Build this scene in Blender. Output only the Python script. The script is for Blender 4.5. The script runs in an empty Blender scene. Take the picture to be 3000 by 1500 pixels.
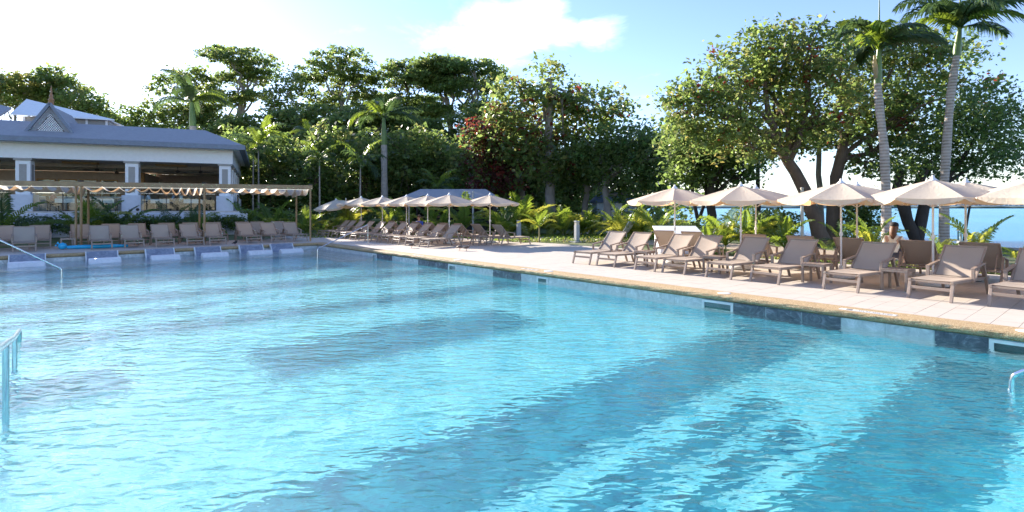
import bpy, bmesh, math, random
import numpy as np
from mathutils import Vector, Matrix, Euler

# ------------------------------------------------------------------ camera, sky, sun, exposure
scene = bpy.context.scene
FOC, HOR, HCAM = 1600.0, 608.0, 1.70          # focal length and horizon in photo pixels, eye height in metres
cam_d = bpy.data.cameras.new('camera')
cam_d.sensor_width = 36.0
cam_d.lens = 36.0 * FOC / 3000.0
cam_d.shift_y = -(750.0 - HOR) / 3000.0
cam_d.clip_start, cam_d.clip_end = 0.05, 9000.0
cam = bpy.data.objects.new('camera', cam_d)
scene.collection.objects.link(cam)
cam.location = (0, 0, HCAM)
cam.rotation_euler = (math.radians(90), 0, 0)
scene.camera = cam

TH = math.radians(40.8)                         # pool long axis, left of the view axis
E1 = Vector((-math.sin(TH), math.cos(TH), 0))   # along the right pool edge, away
E2 = Vector((math.cos(TH), math.sin(TH), 0))    # across, out to the right deck
SUN_EL = math.radians(20.5)
SUN_DIR = Vector((E1.x * math.cos(SUN_EL), E1.y * math.cos(SUN_EL), math.sin(SUN_EL)))   # towards the sun

world = bpy.data.worlds.new('World'); scene.world = world; world.use_nodes = True
wn, wl = world.node_tree.nodes, world.node_tree.links
wn.clear()
w_out = wn.new('ShaderNodeOutputWorld'); w_bg = wn.new('ShaderNodeBackground')
sky = wn.new('ShaderNodeTexSky'); sky.sky_type = 'NISHITA'; sky.sun_disc = False
sky.sun_elevation = SUN_EL
sky.sun_rotation = math.atan2(SUN_DIR.x, SUN_DIR.y)
sky.altitude = 0; sky.air_density = 1.0; sky.dust_density = 0.12; sky.ozone_density = 3.0
w_bg.inputs['Strength'].default_value = 0.092
# thin clouds: noise on the cloud plane overhead
tc = wn.new('ShaderNodeTexCoord'); sep = wn.new('ShaderNodeSeparateXYZ'); wl.new(tc.outputs['Generated'], sep.inputs[0])
def wmath(op, a, b=None, clamp=False):
    n = wn.new('ShaderNodeMath'); n.operation = op; n.use_clamp = clamp
    for i, v in enumerate((a, b)):
        if v is None: continue
        if isinstance(v, (int, float)): n.inputs[i].default_value = v
        else: wl.new(v, n.inputs[i])
    return n.outputs[0]
zc = wmath('ADD', wmath('MAXIMUM', sep.outputs['Z'], 0.0), 0.12)
comb = wn.new('ShaderNodeCombineXYZ')
wl.new(wmath('DIVIDE', sep.outputs['X'], zc), comb.inputs[0]); wl.new(wmath('DIVIDE', sep.outputs['Y'], zc), comb.inputs[1])
noi = wn.new('ShaderNodeTexNoise'); noi.inputs['Scale'].default_value = 2.6; noi.inputs['Detail'].default_value = 9; noi.inputs['Roughness'].default_value = 0.62
noi.inputs['Distortion'].default_value = 0.35
mp = wn.new('ShaderNodeMapping'); mp.inputs['Location'].default_value = (3.1, 5.6, 0.0); mp.inputs['Rotation'].default_value = (0, 0, 0.5); mp.inputs['Scale'].default_value = (1.0, 0.8, 1.0)
wl.new(comb.outputs[0], mp.inputs[0]); wl.new(mp.outputs[0], noi.inputs['Vector'])
# a few cumulus puffs at the places where the sky shows them
cl = noi.outputs['Fac']
def sky_dir(u, v):
    return Vector(((u - 1500) / FOC, 1.0, (HOR - v) / FOC)).normalized()
for (u, v, rad, amt) in [(1235, 60, 0.14, 0.16), (1530, 100, 0.10, 0.24), (1600, 60, 0.07, 0.2), (1440, 120, .08, .2), (1775, 92, 0.05, 0.30), (1868, 258, 0.05, .15), (1700, 130, 0.045, .17)]:
    d = wn.new('ShaderNodeVectorMath'); d.operation = 'DISTANCE'; nv = wn.new('ShaderNodeVectorMath'); nv.operation = 'NORMALIZE'
    wl.new(tc.outputs['Generated'], nv.inputs[0]); wl.new(nv.outputs[0], d.inputs[0]); d.inputs[1].default_value = sky_dir(u, v)
    g = wmath('SUBTRACT', 1.0, wmath('DIVIDE', d.outputs['Value'], rad), True)
    cl = wmath('ADD', cl, wmath('MULTIPLY', wmath('POWER', g, 0.6), amt))
cr = wn.new('ShaderNodeMapRange'); cr.interpolation_type = 'SMOOTHSTEP'
cr.inputs['From Min'].default_value = 0.60; cr.inputs['From Max'].default_value = 0.98
cr.inputs['To Max'].default_value = 0.85
wl.new(cl, cr.inputs['Value'])
mixc = wn.new('ShaderNodeMix'); mixc.data_type = 'RGBA'
addc = wn.new('ShaderNodeMix'); addc.data_type = 'RGBA'; addc.blend_type = 'ADD'; addc.inputs['Factor'].default_value = 1.0
tint = wn.new('ShaderNodeMix'); tint.data_type = 'RGBA'; tint.blend_type = 'MULTIPLY'; tint.inputs['Factor'].default_value = 1.0; tint.inputs['B'].default_value = (0.985, 0.91, 1.01, 1)   # white balance of the sky
wl.new(sky.outputs[0], tint.inputs['A']); SKYC = tint.outputs['Result']
wl.new(SKYC, addc.inputs['A']); addc.inputs['B'].default_value = (4.2, 4.1, 4.0, 1)
wl.new(cr.outputs[0], mixc.inputs['Factor']); wl.new(SKYC, mixc.inputs['A']); wl.new(addc.outputs['Result'], mixc.inputs['B'])
wl.new(mixc.outputs['Result'], w_bg.inputs['Color']); wl.new(w_bg.outputs[0], w_out.inputs[0])

sun_d = bpy.data.lights.new('sun', 'SUN'); sun_d.energy = 4.6; sun_d.angle = math.radians(0.55); sun_d.color = (1.0, 0.90, 0.78)
sun = bpy.data.objects.new('sun', sun_d); scene.collection.objects.link(sun)
sun.rotation_euler = SUN_DIR.to_track_quat('Z', 'Y').to_euler()
sun.location = (-20, 20, 20)

vs = scene.view_settings
vs.view_transform = 'Standard'; vs.look = 'None'; vs.gamma = 1.0; vs.use_curve_mapping = False; vs.exposure = 1.80
cy = scene.cycles
cy.use_denoising = True
try: cy.denoiser = 'OPENIMAGEDENOISE'
except Exception: pass
cy.max_bounces = 10; cy.diffuse_bounces = 4; cy.glossy_bounces = 4; cy.transmission_bounces = 6; cy.transparent_max_bounces = 8
cy.caustics_refractive = True; cy.caustics_reflective = False; cy.blur_glossy = 4.0
cy.sample_clamp_indirect = 6.0; cy.sample_clamp_direct = 5.0

# ------------------------------------------------------------------ helpers
col = scene.collection
rnd = random.Random(7)
def W(s, c, z=0.0):
    return E1 * s + E2 * c + Vector((0, 0, z))
def P(u, v, Y):
    "point seen at photo pixel (u, v) at depth Y metres in front of the camera"
    return Vector(((u - 1500) / FOC * Y, Y, HCAM + (HOR - v) / FOC * Y))
def PG(u, Y, z=0.0):
    return Vector(((u - 1500) / FOC * Y, Y, z))

def tag(o, label=None, cat=None, group=None, kind=None):
    if label: o['label'] = label
    if cat: o['category'] = cat
    if group: o['group'] = group
    if kind: o['kind'] = kind
    return o
def empty(name, loc=(0, 0, 0), rz=0.0, label=None, cat=None, group=None):
    o = bpy.data.objects.new(name, None); col.objects.link(o)
    o.location = loc; o.rotation_euler = (0, 0, rz); o.empty_display_size = 0.2
    return tag(o, label, cat, group)
def obj_from(name, me, parent=None):
    o = bpy.data.objects.new(name, me); col.objects.link(o)
    if parent is not None: o.parent = parent
    return o
def copy_tree(o, parent=None):
    c = o.copy(); col.objects.link(c); c.parent = parent
    for ch in list(o.children): copy_tree(ch, c)
    return c

class MB:
    def __init__(self): self.v = []; self.f = []; self.sm = []
    def add(self, vs, fs, smooth=False):
        n = len(self.v)
        self.v += [tuple(p) for p in vs]; self.f += [tuple(i + n for i in f) for f in fs]; self.sm += [smooth] * len(fs)
        return self
    def box(self, a, b):
        x0, y0, z0 = a; x1, y1, z1 = b
        return self.add([(x0,y0,z0),(x1,y0,z0),(x1,y1,z0),(x0,y1,z0),(x0,y0,z1),(x1,y0,z1),(x1,y1,z1),(x0,y1,z1)],
                        [(0,3,2,1),(4,5,6,7),(0,1,5,4),(1,2,6,5),(2,3,7,6),(3,0,4,7)])
    def hexa(self, p):                      # 8 points: bottom ring then top ring
        return self.add(p, [(0,3,2,1),(4,5,6,7),(0,1,5,4),(1,2,6,5),(2,3,7,6),(3,0,4,7)])
    def bar(self, p, q, w, h, up=(0, 0, 1)):    # rectangular bar from p to q
        p, q, up = Vector(p), Vector(q), Vector(up)
        d = (q - p).normalized(); s = d.cross(up)
        if s.length < 1e-4: s = d.cross(Vector((0, 1, 0)))
        s.normalize(); t = s.cross(d).normalized()
        s *= w / 2; t *= h / 2
        return self.hexa([p - s - t, p + s - t, p + s + t, p - s + t, q - s - t, q + s - t, q + s + t, q - s + t])
    def tube(self, pts, rads, n=8, cap=True, smooth=True):
        pts = [Vector(p) for p in pts]
        if isinstance(rads, (int, float)): rads = [rads] * len(pts)
        rings = []; base = len(self.v); prev = None
        for i, p in enumerate(pts):
            d = (pts[min(i + 1, len(pts) - 1)] - pts[max(i - 1, 0)])
            d = d.normalized() if d.length > 1e-9 else Vector((0, 0, 1))
            if prev is None:
                s = d.cross(Vector((0, 0, 1)))
                if s.length < 0.05: s = d.cross(Vector((1, 0, 0)))
            else:
                s = prev - d * prev.dot(d)
            s.normalize(); prev = s.copy(); t = d.cross(s)
            rings.append([p + (s * math.cos(2*math.pi*k/n) + t * math.sin(2*math.pi*k/n)) * rads[i] for k in range(n)])
        vs = [q for r in rings for q in r]; fs = []
        for i in range(len(rings) - 1):
            for k in range(n):
                a, b = i*n + k, i*n + (k+1) % n
                fs.append((a, b, b + n, a + n))
        self.add(vs, fs, smooth)
        if cap:
            self.add(rings[0], [tuple(range(n))[::-1]]); self.add(rings[-1], [tuple(range(n))])
        return self
    def lathe(self, prof, n=16, c=(0, 0, 0), smooth=True):
        c = Vector(c); vs = []; fs = []
        for (r, z) in prof:
            vs += [c + Vector((r*math.cos(2*math.pi*k/n), r*math.sin(2*math.pi*k/n), z)) for k in range(n)]
        for i in range(len(prof) - 1):
            for k in range(n):
                a, b = i*n + k, i*n + (k+1) % n
                fs.append((a, b, b + n, a + n))
        self.add(vs, fs, smooth)
        self.add(vs[:n], [tuple(range(n))[::-1]]); self.add(vs[-n:], [tuple(range(n))])
        return self
    def prism(self, poly, d):               # polygon (3-D points) swept by vector d
        d = Vector(d); n = len(poly); poly = [Vector(p) for p in poly]
        vs = poly + [p + d for p in poly]
        fs = [tuple(range(n))[::-1], tuple(range(n, 2*n))] + [(i, (i+1) % n, (i+1) % n + n, i + n) for i in range(n)]
        return self.add(vs, fs)
    def mesh(self, name, mat=None, bevel=0.0):
        me = bpy.data.meshes.new(name); me.from_pydata(self.v, [], self.f)
        me.polygons.foreach_set('use_smooth', self.sm); me.update()
        bm = bmesh.new(); bm.from_mesh(me)
        if bevel:
            bmesh.ops.bevel(bm, geom=[e for e in bm.edges if len(e.link_faces) == 2 and e.calc_face_angle(0) > 0.6], offset=bevel, segments=1, affect='EDGES', profile=0.5)
        bmesh.ops.recalc_face_normals(bm, faces=bm.faces); bm.to_mesh(me); bm.free()
        if mat: me.materials.append(mat)
        return me
    def build(self, name, mat=None, parent=None, bevel=0.0, world=False):
        if world and parent is not None:        # vertices given in world space: bring them into the thing's own frame
            chain = Matrix.Identity(4); q = parent
            while q is not None:
                chain = Matrix.LocRotScale(q.location, q.rotation_euler, q.scale) @ chain; q = q.parent
            inv = chain.inverted(); self.v = [tuple(inv @ Vector(p)) for p in self.v]
        return obj_from(name, self.mesh(name, mat, bevel), parent)

def quads_mesh(name, V, F, mat, smooth=False, mat_idx=None, mats=None):
    "numpy vertices (n,3) and faces (m,4) or (m,3) -> mesh"
    V = np.asarray(V, np.float32); F = np.asarray(F, np.int32); k = F.shape[1]
    me = bpy.data.meshes.new(name)
    me.vertices.add(len(V)); me.vertices.foreach_set('co', V.ravel())
    me.loops.add(F.size); me.loops.foreach_set('vertex_index', F.ravel())
    me.polygons.add(len(F)); me.polygons.foreach_set('loop_start', np.arange(0, F.size, k, dtype=np.int32))
    me.polygons.foreach_set('loop_total', np.full(len(F), k, np.int32))
    if smooth: me.polygons.foreach_set('use_smooth', np.ones(len(F), bool))
    for m in (mats or [mat]):
        if m: me.materials.append(m)
    if mat_idx is not None: me.polygons.foreach_set('material_index', np.asarray(mat_idx, np.int32))
    me.update(calc_edges=True)
    return me

# ------------------------------------------------------------------ materials
class Mat:
    def __init__(self, name):
        self.m = bpy.data.materials.new(name); self.m.use_nodes = True
        self.nt = self.m.node_tree; self.n = self.nt.nodes; self.l = self.nt.links
        self.b = self.n['Principled BSDF']; self.out = self.n['Material Output']; self._co = None
    def node(self, t, **kw):
        n = self.n.new(t)
        for k, v in kw.items():
            if hasattr(n, k): setattr(n, k, v)
            else: n.inputs[k.replace('_', ' ')].default_value = v
        return n
    def link(self, a, b): self.l.new(a, b); return self
    def coords(self, kind='Object'):
        t = self.node('ShaderNodeTexCoord'); return t.outputs[kind]
    def pos(self):
        return self.node('ShaderNodeNewGeometry').outputs['Position']
    def noise(self, scale, detail=4, rough=0.55, vec=None, dist=0.0):
        n = self.node('ShaderNodeTexNoise'); n.inputs['Scale'].default_value = scale; n.inputs['Detail'].default_value = detail
        n.inputs['Roughness'].default_value = rough; n.inputs['Distortion'].default_value = dist
        self.link(vec if vec is not None else self.pos(), n.inputs['Vector']); return n.outputs['Fac']
    def mapping(self, vec, scale=(1,1,1), rot=(0,0,0), loc=(0,0,0)):
        m = self.node('ShaderNodeMapping'); m.inputs['Scale'].default_value = scale; m.inputs['Rotation'].default_value = rot; m.inputs['Location'].default_value = loc
        self.link(vec, m.inputs['Vector']); return m.outputs[0]
    def ramp(self, fac, stops):
        r = self.node('ShaderNodeValToRGB'); e = r.color_ramp.elements
        while len(e) < len(stops): e.new(0.5)
        for i, (p, c) in enumerate(stops):
            e[i].position = p; e[i].color = (*c, 1) if len(c) == 3 else c
        self.link(fac, r.inputs['Fac']); return r.outputs['Color']
    def mix(self, fac, a, b, blend='MIX'):
        m = self.node('ShaderNodeMix'); m.data_type = 'RGBA'; m.blend_type = blend
        for k, v in (('Factor', fac), ('A', a), ('B', b)):
            if isinstance(v, (int, float)): m.inputs[k].default_value = v
            elif isinstance(v, tuple): m.inputs[k].default_value = (*v, 1)
            else: self.link(v, m.inputs[k])
        return m.outputs['Result']
    def bump(self, h, strength=0.3, dist=0.02, normal=None):
        b = self.node('ShaderNodeBump'); b.inputs['Strength'].default_value = strength; b.inputs['Distance'].default_value = dist
        self.link(h, b.inputs['Height'])
        if normal is not None: self.link(normal, b.inputs['Normal'])
        return b.outputs[0]
    def rand(self): return self.node('ShaderNodeObjectInfo').outputs['Random']
    def set(self, **kw):
        for k, v in kw.items():
            i = self.b.inputs[{'color': 'Base Color', 'rough': 'Roughness', 'metal': 'Metallic', 'normal': 'Normal', 'spec': 'Specular IOR Level', 'alpha': 'Alpha', 'coat': 'Coat Weight'}[k]]
            if isinstance(v, (int, float)): i.default_value = v
            elif isinstance(v, tuple): i.default_value = (*v, 1)
            else: self.link(v, i)
        return self
def plain(name, color, rough=0.5, metal=0.0, var=0.12, scale=6.0, bump=0.0, bscale=60.0, spec=0.5):
    M = Mat(name)
    a = tuple(min(1, c * (1 + var)) for c in color); b = tuple(c * (1 - var) for c in color)
    M.set(color=M.ramp(M.noise(scale, 5, 0.6), [(0.3, b), (0.7, a)]), rough=rough, metal=metal, spec=spec)
    if bump: M.set(normal=M.bump(M.noise(bscale, 3), bump, 0.01))
    return M.m
# ------------------------------------------------------------------ setting: ground, sea, pool, deck
WATER = -0.26
SP0, SP1, CP0, CP1 = -0.6, 25.9, -19.0, 10.05      # pool extent along / across
def mat_grass():
    M = Mat('grass'); n = M.noise(0.9, 5); n2 = M.noise(35, 4)
    c = M.mix(M.ramp(n2, [(0.35, (0, 0, 0)), (0.7, (1, 1, 1))]), (0.035, 0.075, 0.012), (0.12, 0.20, 0.035))
    c = M.mix(M.ramp(n, [(0.35, (0, 0, 0)), (0.75, (1, 1, 1))]), c, (0.20, 0.17, 0.10))
    return M.set(color=c, rough=0.9, normal=M.bump(n2, 0.8, 0.05)).m
def mat_sand():
    M = Mat('sand_path'); n = M.noise(1.2, 5); n2 = M.noise(80, 3)
    c = M.mix(n, (0.30, 0.22, 0.16), (0.46, 0.37, 0.28))
    return M.set(color=M.mix(0.35, c, M.mix(n2, (0.2, 0.15, 0.1), (0.55, 0.45, 0.35))), rough=0.95, normal=M.bump(n2, 0.4, 0.02)).m
def mat_sea():
    M = Mat('sea_water'); p = M.pos()
    far = M.noise(0.012, 3, 0.5, M.mapping(p, (1, 0.35, 1)))
    c = M.ramp(far, [(0.3, (0.03, 0.22, 0.36)), (0.7, (0.08, 0.36, 0.50))])
    h = M.noise(0.9, 6, 0.62, M.mapping(p, (1, 1.7, 1), (0, 0, 0.35)))
    h2 = M.noise(0.12, 4, 0.6, p)
    hh = M.node('ShaderNodeMath', operation='ADD'); M.link(h, hh.inputs[0]); M.link(h2, hh.inputs[1])
    return M.set(color=c, rough=0.25, spec=0.22, normal=M.bump(hh.outputs[0], 0.5, 0.30)).m
def mat_coping():
    M = Mat('pebble_wash_coping'); p = M.pos()
    v = M.node('ShaderNodeTexVoronoi'); v.inputs['Scale'].default_value = 85; M.link(p, v.inputs['Vector'])
    hs = M.node('ShaderNodeSeparateColor'); M.link(v.outputs['Color'], hs.inputs[0])
    c = M.ramp(hs.outputs[0], [(0.0, (0.22, 0.14, 0.065)), (0.35, (0.40, 0.265, 0.125)), (0.7, (0.52, 0.36, 0.18)), (1.0, (0.68, 0.55, 0.36))])
    big = M.noise(1.4, 5)
    c = M.mix(M.ramp(big, [(0.35, (0, 0, 0)), (0.75, (0.5, 0.5, 0.5))]), c, (0.34, 0.25, 0.13))
    sz = M.node('ShaderNodeSeparateXYZ'); M.link(p, sz.inputs[0]); al = M.node('ShaderNodeMapRange'); al.inputs['From Min'].default_value = -0.03; al.inputs['From Max'].default_value = -0.10; al.inputs['To Max'].default_value = 0.6
    M.link(sz.outputs['Z'], al.inputs['Value']); an = M.node('ShaderNodeMath', operation='MULTIPLY'); M.link(al.outputs[0], an.inputs[0]); M.link(M.ramp(M.noise(6, 5), [(.3, (.45, .45, .45)), (.7, (1, 1, 1))]), an.inputs[1])
    c = M.mix(an.outputs[0], c, (0.17, 0.165, 0.10))            # algae stain on the wet lip
    return M.set(color=c, rough=0.75, normal=M.bump(v.outputs['Distance'], 0.7, 0.006)).m
def mat_deck_tile():
    M = Mat('porcelain_deck_tile'); p = M.pos(); r = M.rand()
    g = M.noise(1.0, 6, 0.65, M.mapping(p, (1.2, 9.0, 1), (0, 0, -(math.pi/2 - TH))), 0.6)
    c = M.mix(g, (0.50, 0.44, 0.375), (0.63, 0.565, 0.49))
    sp = M.noise(2.3, 5)
    c = M.mix(M.ramp(sp, [(0.5, (0, 0, 0)), (0.8, (0.45, 0.45, 0.45))]), c, (0.48, 0.40, 0.33))
    c = M.mix(M.ramp(r, [(0, (0, 0, 0)), (1, (0.25, 0.25, 0.25))]), c, (0.50, 0.44, 0.38))
    return M.set(color=c, rough=0.55, normal=M.bump(M.noise(60, 4), 0.12, 0.004)).m
def mat_pool_floor():
    M = Mat('pool_floor_tile'); p = M.pos()
    pr = M.mapping(p, (1, 1, 1), (0, 0, -TH))
    b = M.node('ShaderNodeTexBrick'); b.offset = 0.0; b.inputs['Scale'].default_value = 3.2; b.inputs['Mortar Size'].default_value = 0.012
    b.inputs['Color1'].default_value = (0.12, 0.62, 0.72, 1); b.inputs['Color2'].default_value = (0.17, 0.70, 0.79, 1); b.inputs['Mortar'].default_value = (0.25, 0.72, 0.80, 1)
    b.inputs['Brick Width'].default_value = 0.5; b.inputs['Row Height'].default_value = 0.5
    M.link(pr, b.inputs['Vector'])
    n = M.noise(0.7, 4)
    c = M.mix(M.ramp(n, [(0.3, (0, 0, 0)), (0.75, (0.55, 0.55, 0.55))]), b.outputs['Color'], (0.08, 0.55, 0.66))
    st = M.noise(3.6, 6, 0.68, p, 0.8)                     # cloudy stone figure of the tiles, strengthened to paint in missing caustic contrast
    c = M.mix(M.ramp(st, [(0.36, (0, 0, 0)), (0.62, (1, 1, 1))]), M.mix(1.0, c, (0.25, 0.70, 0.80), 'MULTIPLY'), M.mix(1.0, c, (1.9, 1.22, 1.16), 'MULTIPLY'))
    return M.set(color=c, rough=0.5).m
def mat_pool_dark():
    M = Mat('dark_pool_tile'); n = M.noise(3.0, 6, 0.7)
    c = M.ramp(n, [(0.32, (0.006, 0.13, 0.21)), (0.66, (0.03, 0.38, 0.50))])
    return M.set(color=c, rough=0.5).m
def mat_marble(name, a, b, vein=(0.9, 0.9, 0.92), rough=0.35):
    M = Mat(name); n = M.noise(4.5, 7, 0.7, None, 1.6)
    c = M.ramp(n, [(0.32, a), (0.52, b), (0.70, vein)])
    r = M.rand(); c = M.mix(M.ramp(r, [(0, (0, 0, 0)), (1, (0.3, 0.3, 0.3))]), c, a)
    return M.set(color=c, rough=rough).m
def mat_water():
    M = Mat('pool_water'); M.n.remove(M.b)
    p = M.pos()
    g = M.node('ShaderNodeBsdfGlass'); g.inputs['IOR'].default_value = 1.333; g.inputs['Roughness'].default_value = 0.0; g.inputs['Color'].default_value = (0.97, 1.0, 1.0, 1)
    a = M.noise(1.0, 1, 0.4, M.mapping(p, (1.7, 3.2, 1), (0, 0, math.radians(-8))), 0.6)
    b = M.noise(1.0, 1, 0.4, M.mapping(p, (4.0, 7.8, 1), (0, 0, math.radians(10))), 0.7)
    d = M.noise(1.0, 1, 0.4, M.mapping(p, (0.45, 0.7, 1), (0, 0, math.radians(25))))
    e = M.noise(1.0, 1, 0.4, M.mapping(p, (6.5, 13.0, 1), (0, 0, math.radians(-4))), 0.6)
    patch = M.ramp(M.noise(0.35, 2, .5, p), [(0.3, (.5, .5, .5)), (0.7, (1, 1, 1))])      # calmer and livelier areas
    bb = M.node('ShaderNodeMath', operation='MULTIPLY'); M.link(b, bb.inputs[0]); M.link(patch, bb.inputs[1])
    n1 = M.bump(d, 1.0, 0.06); n2 = M.bump(a, 1.0, 0.034, n1); n3 = M.bump(bb.outputs[0], 1.0, 0.042, n2); n3 = M.bump(e, 1.0, 0.014, n3)
    M.link(n3, g.inputs['Normal']); M.link(g.outputs[0], M.out.inputs[0])
    return M.m
MT = dict(grass=mat_grass(), sand=mat_sand(), sea=mat_sea(), coping=mat_coping(), tile=mat_deck_tile(), pfloor=mat_pool_floor(), pdark=mat_pool_dark(),
          wtile=mat_marble('pale_wall_tile', (0.42, 0.46, 0.47), (0.62, 0.66, 0.66)), dtile=mat_marble('dark_wall_tile', (0.035, 0.045, 0.06), (0.13, 0.15, 0.18), (0.42, 0.45, 0.5)),
          water=mat_water(), grout=plain('tile_grout', (0.33, 0.28, 0.235), 0.9),
          white=plain('white_paint', (0.76, 0.77, 0.78), 0.5, var=0.05), plastic=plain('white_plastic', (0.80, 0.80, 0.78), 0.35, var=0.04),
          steel=plain('polished_steel', (0.62, 0.63, 0.66), 0.10, 1.0, var=0.05))

def struct(o): o['kind'] = 'structure'; return o
def poly_sheet(name, pts, mat, z=None):
    me = bpy.data.meshes.new(name); me.from_pydata([tuple(p) for p in pts], [], [tuple(range(len(pts)))]); me.update()
    bm = bmesh.new(); bm.from_mesh(me); bmesh.ops.recalc_face_normals(bm, faces=bm.faces)
    for f in bm.faces:
        if f.normal.z < 0: f.normal_flip()
    bmesh.ops.triangulate(bm, faces=bm.faces); bm.to_mesh(me); bm.free(); me.materials.append(mat)
    return struct(obj_from(name, me))

# land: one sheet with a hole for the pool, falling to the sea on the right
shore = [(70, -30), (34, 8), (20.5, 25), (16, 35), (16, 43), (24, 76), (20, 120), (-60, 260), (-500, 420), (-900, 420), (-900, -300), (70, -300)]
bm = bmesh.new()
outer = [bm.verts.new((x, y, -0.03)) for x, y in shore]
hole = [bm.verts.new(W(s, c, -0.03)) for s, c in ((SP0 - .3, CP0 - .3), (SP0 - .3, CP1 + .3), (SP1 + .3, CP1 + .3), (SP1 + .3, CP0 - .3))]
edges = [bm.edges.new((outer[i], outer[(i+1) % len(outer)])) for i in range(len(outer))] + [bm.edges.new((hole[i], hole[(i+1) % 4])) for i in range(4)]
bmesh.ops.triangle_fill(bm, use_beauty=True, use_dissolve=False, edges=edges)
bmesh.ops.recalc_face_normals(bm, faces=bm.faces)
for f in bm.faces:
    if f.normal.z < 0: f.normal_flip()
cen = Vector((sum(p[0] for p in shore[:7]) / 7, 20, 0))
n0 = len(outer)
skirt = []
for i in range(8):
    x, y = shore[i]
    ox, oy = (3.0, 1.0) if i < 6 else (1.0, 3.0)
    skirt.append(bm.verts.new((x + ox, y + oy, -1.6)))
for i in range(7):
    bm.faces.new((outer[i], outer[i+1], skirt[i+1], skirt[i]))
me = bpy.data.meshes.new('ground'); bm.to_mesh(me); bm.free(); me.materials.append(MT['grass'])
struct(obj_from('ground', me))
poly_sheet('sea', [(x, y, -0.9) for x, y in [(71, -300), (71, -30)] + [(x + .8, y) for x, y in shore[1:6]] + [(20, 121), (-60, 261), (-500, 421), (-3000, 421), (-3000, 8000), (6000, 8000), (6000, -300)]], MT['sea'])
# sandy path behind the palms and beach strip by the sea
poly_sheet('path', [PG(1380, 30.5, -0.022), PG(1420, 33.5, -0.022), PG(1700, 31.5, -0.022), PG(2000, 28.5, -0.022), PG(2300, 24.0, -0.022), PG(2800, 18.0, -0.022), PG(3100, 15.0, -0.022), PG(3100, 13.9, -0.022), PG(2700, 17.0, -0.022), PG(2250, 21.5, -0.022), PG(1950, 24.8, -0.022), PG(1650, 28.0, -0.022)], MT['sand'])
poly_sheet('beach', [(34.5, 8.5, -0.018), (20.3, 24.8, -0.018), (15.8, 35, -0.018), (15.8, 43, -0.018), (12.2, 42, -0.018), (12.6, 34, -0.018), (17.6, 24.0, -0.018), (31, 6, -0.018)], MT['sand'])

# pool shell
def sc_box(mb, s0, s1, c0, c1, z0, z1):
    return mb.hexa([W(s0,c0,z0), W(s0,c1,z0), W(s1,c1,z0), W(s1,c0,z0), W(s0,c0,z1), W(s0,c1,z1), W(s1,c1,z1), W(s1,c0,z1)])
FLOOR = -1.45
pool = struct(empty('pool'))
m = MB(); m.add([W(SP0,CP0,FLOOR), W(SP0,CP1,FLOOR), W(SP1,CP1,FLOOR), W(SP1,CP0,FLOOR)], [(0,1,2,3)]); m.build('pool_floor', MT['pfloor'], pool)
m = MB()
sc_box(m, SP0-.25, SP1+.25, CP1, CP1+.25, FLOOR-.1, -0.125); sc_box(m, SP1, SP1+.25, CP0-.25, CP1-.002, FLOOR-.1, -0.127)
sc_box(m, SP0-.25, SP0, CP0-.25, CP1-.002, FLOOR-.1, -0.127); sc_box(m, SP0+.002, SP1-.002, CP0-.25, CP0, FLOOR-.1, -0.127)
m.build('pool_wall', MT['pfloor'], pool)
m = MB(); sc_box(m, SP0 + .004, SP1 - .004, CP1 - .006, CP1 - .0003, -.705, -.128); sc_box(m, SP1 - .006, SP1 - .0003, CP0 + .004, CP1 - .008, -.705, -.128); m.build('tile_grout', plain('pale_grout', (.46, .50, .50), .8), pool)
def pool_piece(name, s0, s1, c0, c1, z0, z1, mat):
    m = MB(); sc_box(m, s0, s1, c0, c1, z0, z1); return m.build(name, mat, pool)
# sunbathing ledge and entry steps along the far side
MT['ledge'] = mat_marble('ledge_tile', (0.34, 0.50, 0.56), (0.48, 0.64, 0.68), (0.6, 0.74, 0.76))
pool_piece('ledge', 23.2, SP1-.001, CP0+.001, 8.8, FLOOR+.001, -0.44, MT['ledge'])
pool_piece('ledge_edge', 22.9, 23.199, CP0+.001, 8.8, FLOOR+.001, -0.80, MT['pdark'])
for i in range(4):
    pool_piece('step', 21.6-0.5*0, 23.19, 8.81+0.0, 9.0, FLOOR+.001, -0.5, MT['wtile']) if False else None
for i, z in enumerate((-0.40, -0.62, -0.84, -1.06)):
    pool_piece('step', 20.0, SP1-.002, CP1-.35*(i+1)-.0, CP1-.35*i-.001, FLOOR+.002, z, MT['wtile'])
    pool_piece('step', SP0+.35*i+.001, SP0+.35*(i+1), 4.0, CP1-.003, FLOOR+.003, z-.02, MT['pfloor'])
for i, z in enumerate((-0.62, -0.84, -1.06)):
    pool_piece('step', 22.9-.4*(i+1), 22.899-.4*i, CP0+.003, -1.5, FLOOR+.003, z, MT['ledge'])
for i, z in enumerate((-0.50, -0.72, -0.94, -1.16)):
    pool_piece('step', 18.3, 21.69, -2.6 + .35*i, -2.251 + .35*i, FLOOR+.004, z, MT['ledge'])
# dark floor bands
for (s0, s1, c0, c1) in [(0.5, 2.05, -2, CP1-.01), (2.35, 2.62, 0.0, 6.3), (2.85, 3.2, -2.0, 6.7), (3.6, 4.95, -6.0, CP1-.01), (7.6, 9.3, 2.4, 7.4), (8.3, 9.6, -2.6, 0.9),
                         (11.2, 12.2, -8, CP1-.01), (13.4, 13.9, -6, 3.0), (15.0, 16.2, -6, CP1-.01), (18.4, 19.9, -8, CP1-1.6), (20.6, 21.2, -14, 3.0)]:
    pool_piece('tile_band', s0, s1, c0, c1, FLOOR+.003, FLOOR+.012, MT['pdark'])
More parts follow.
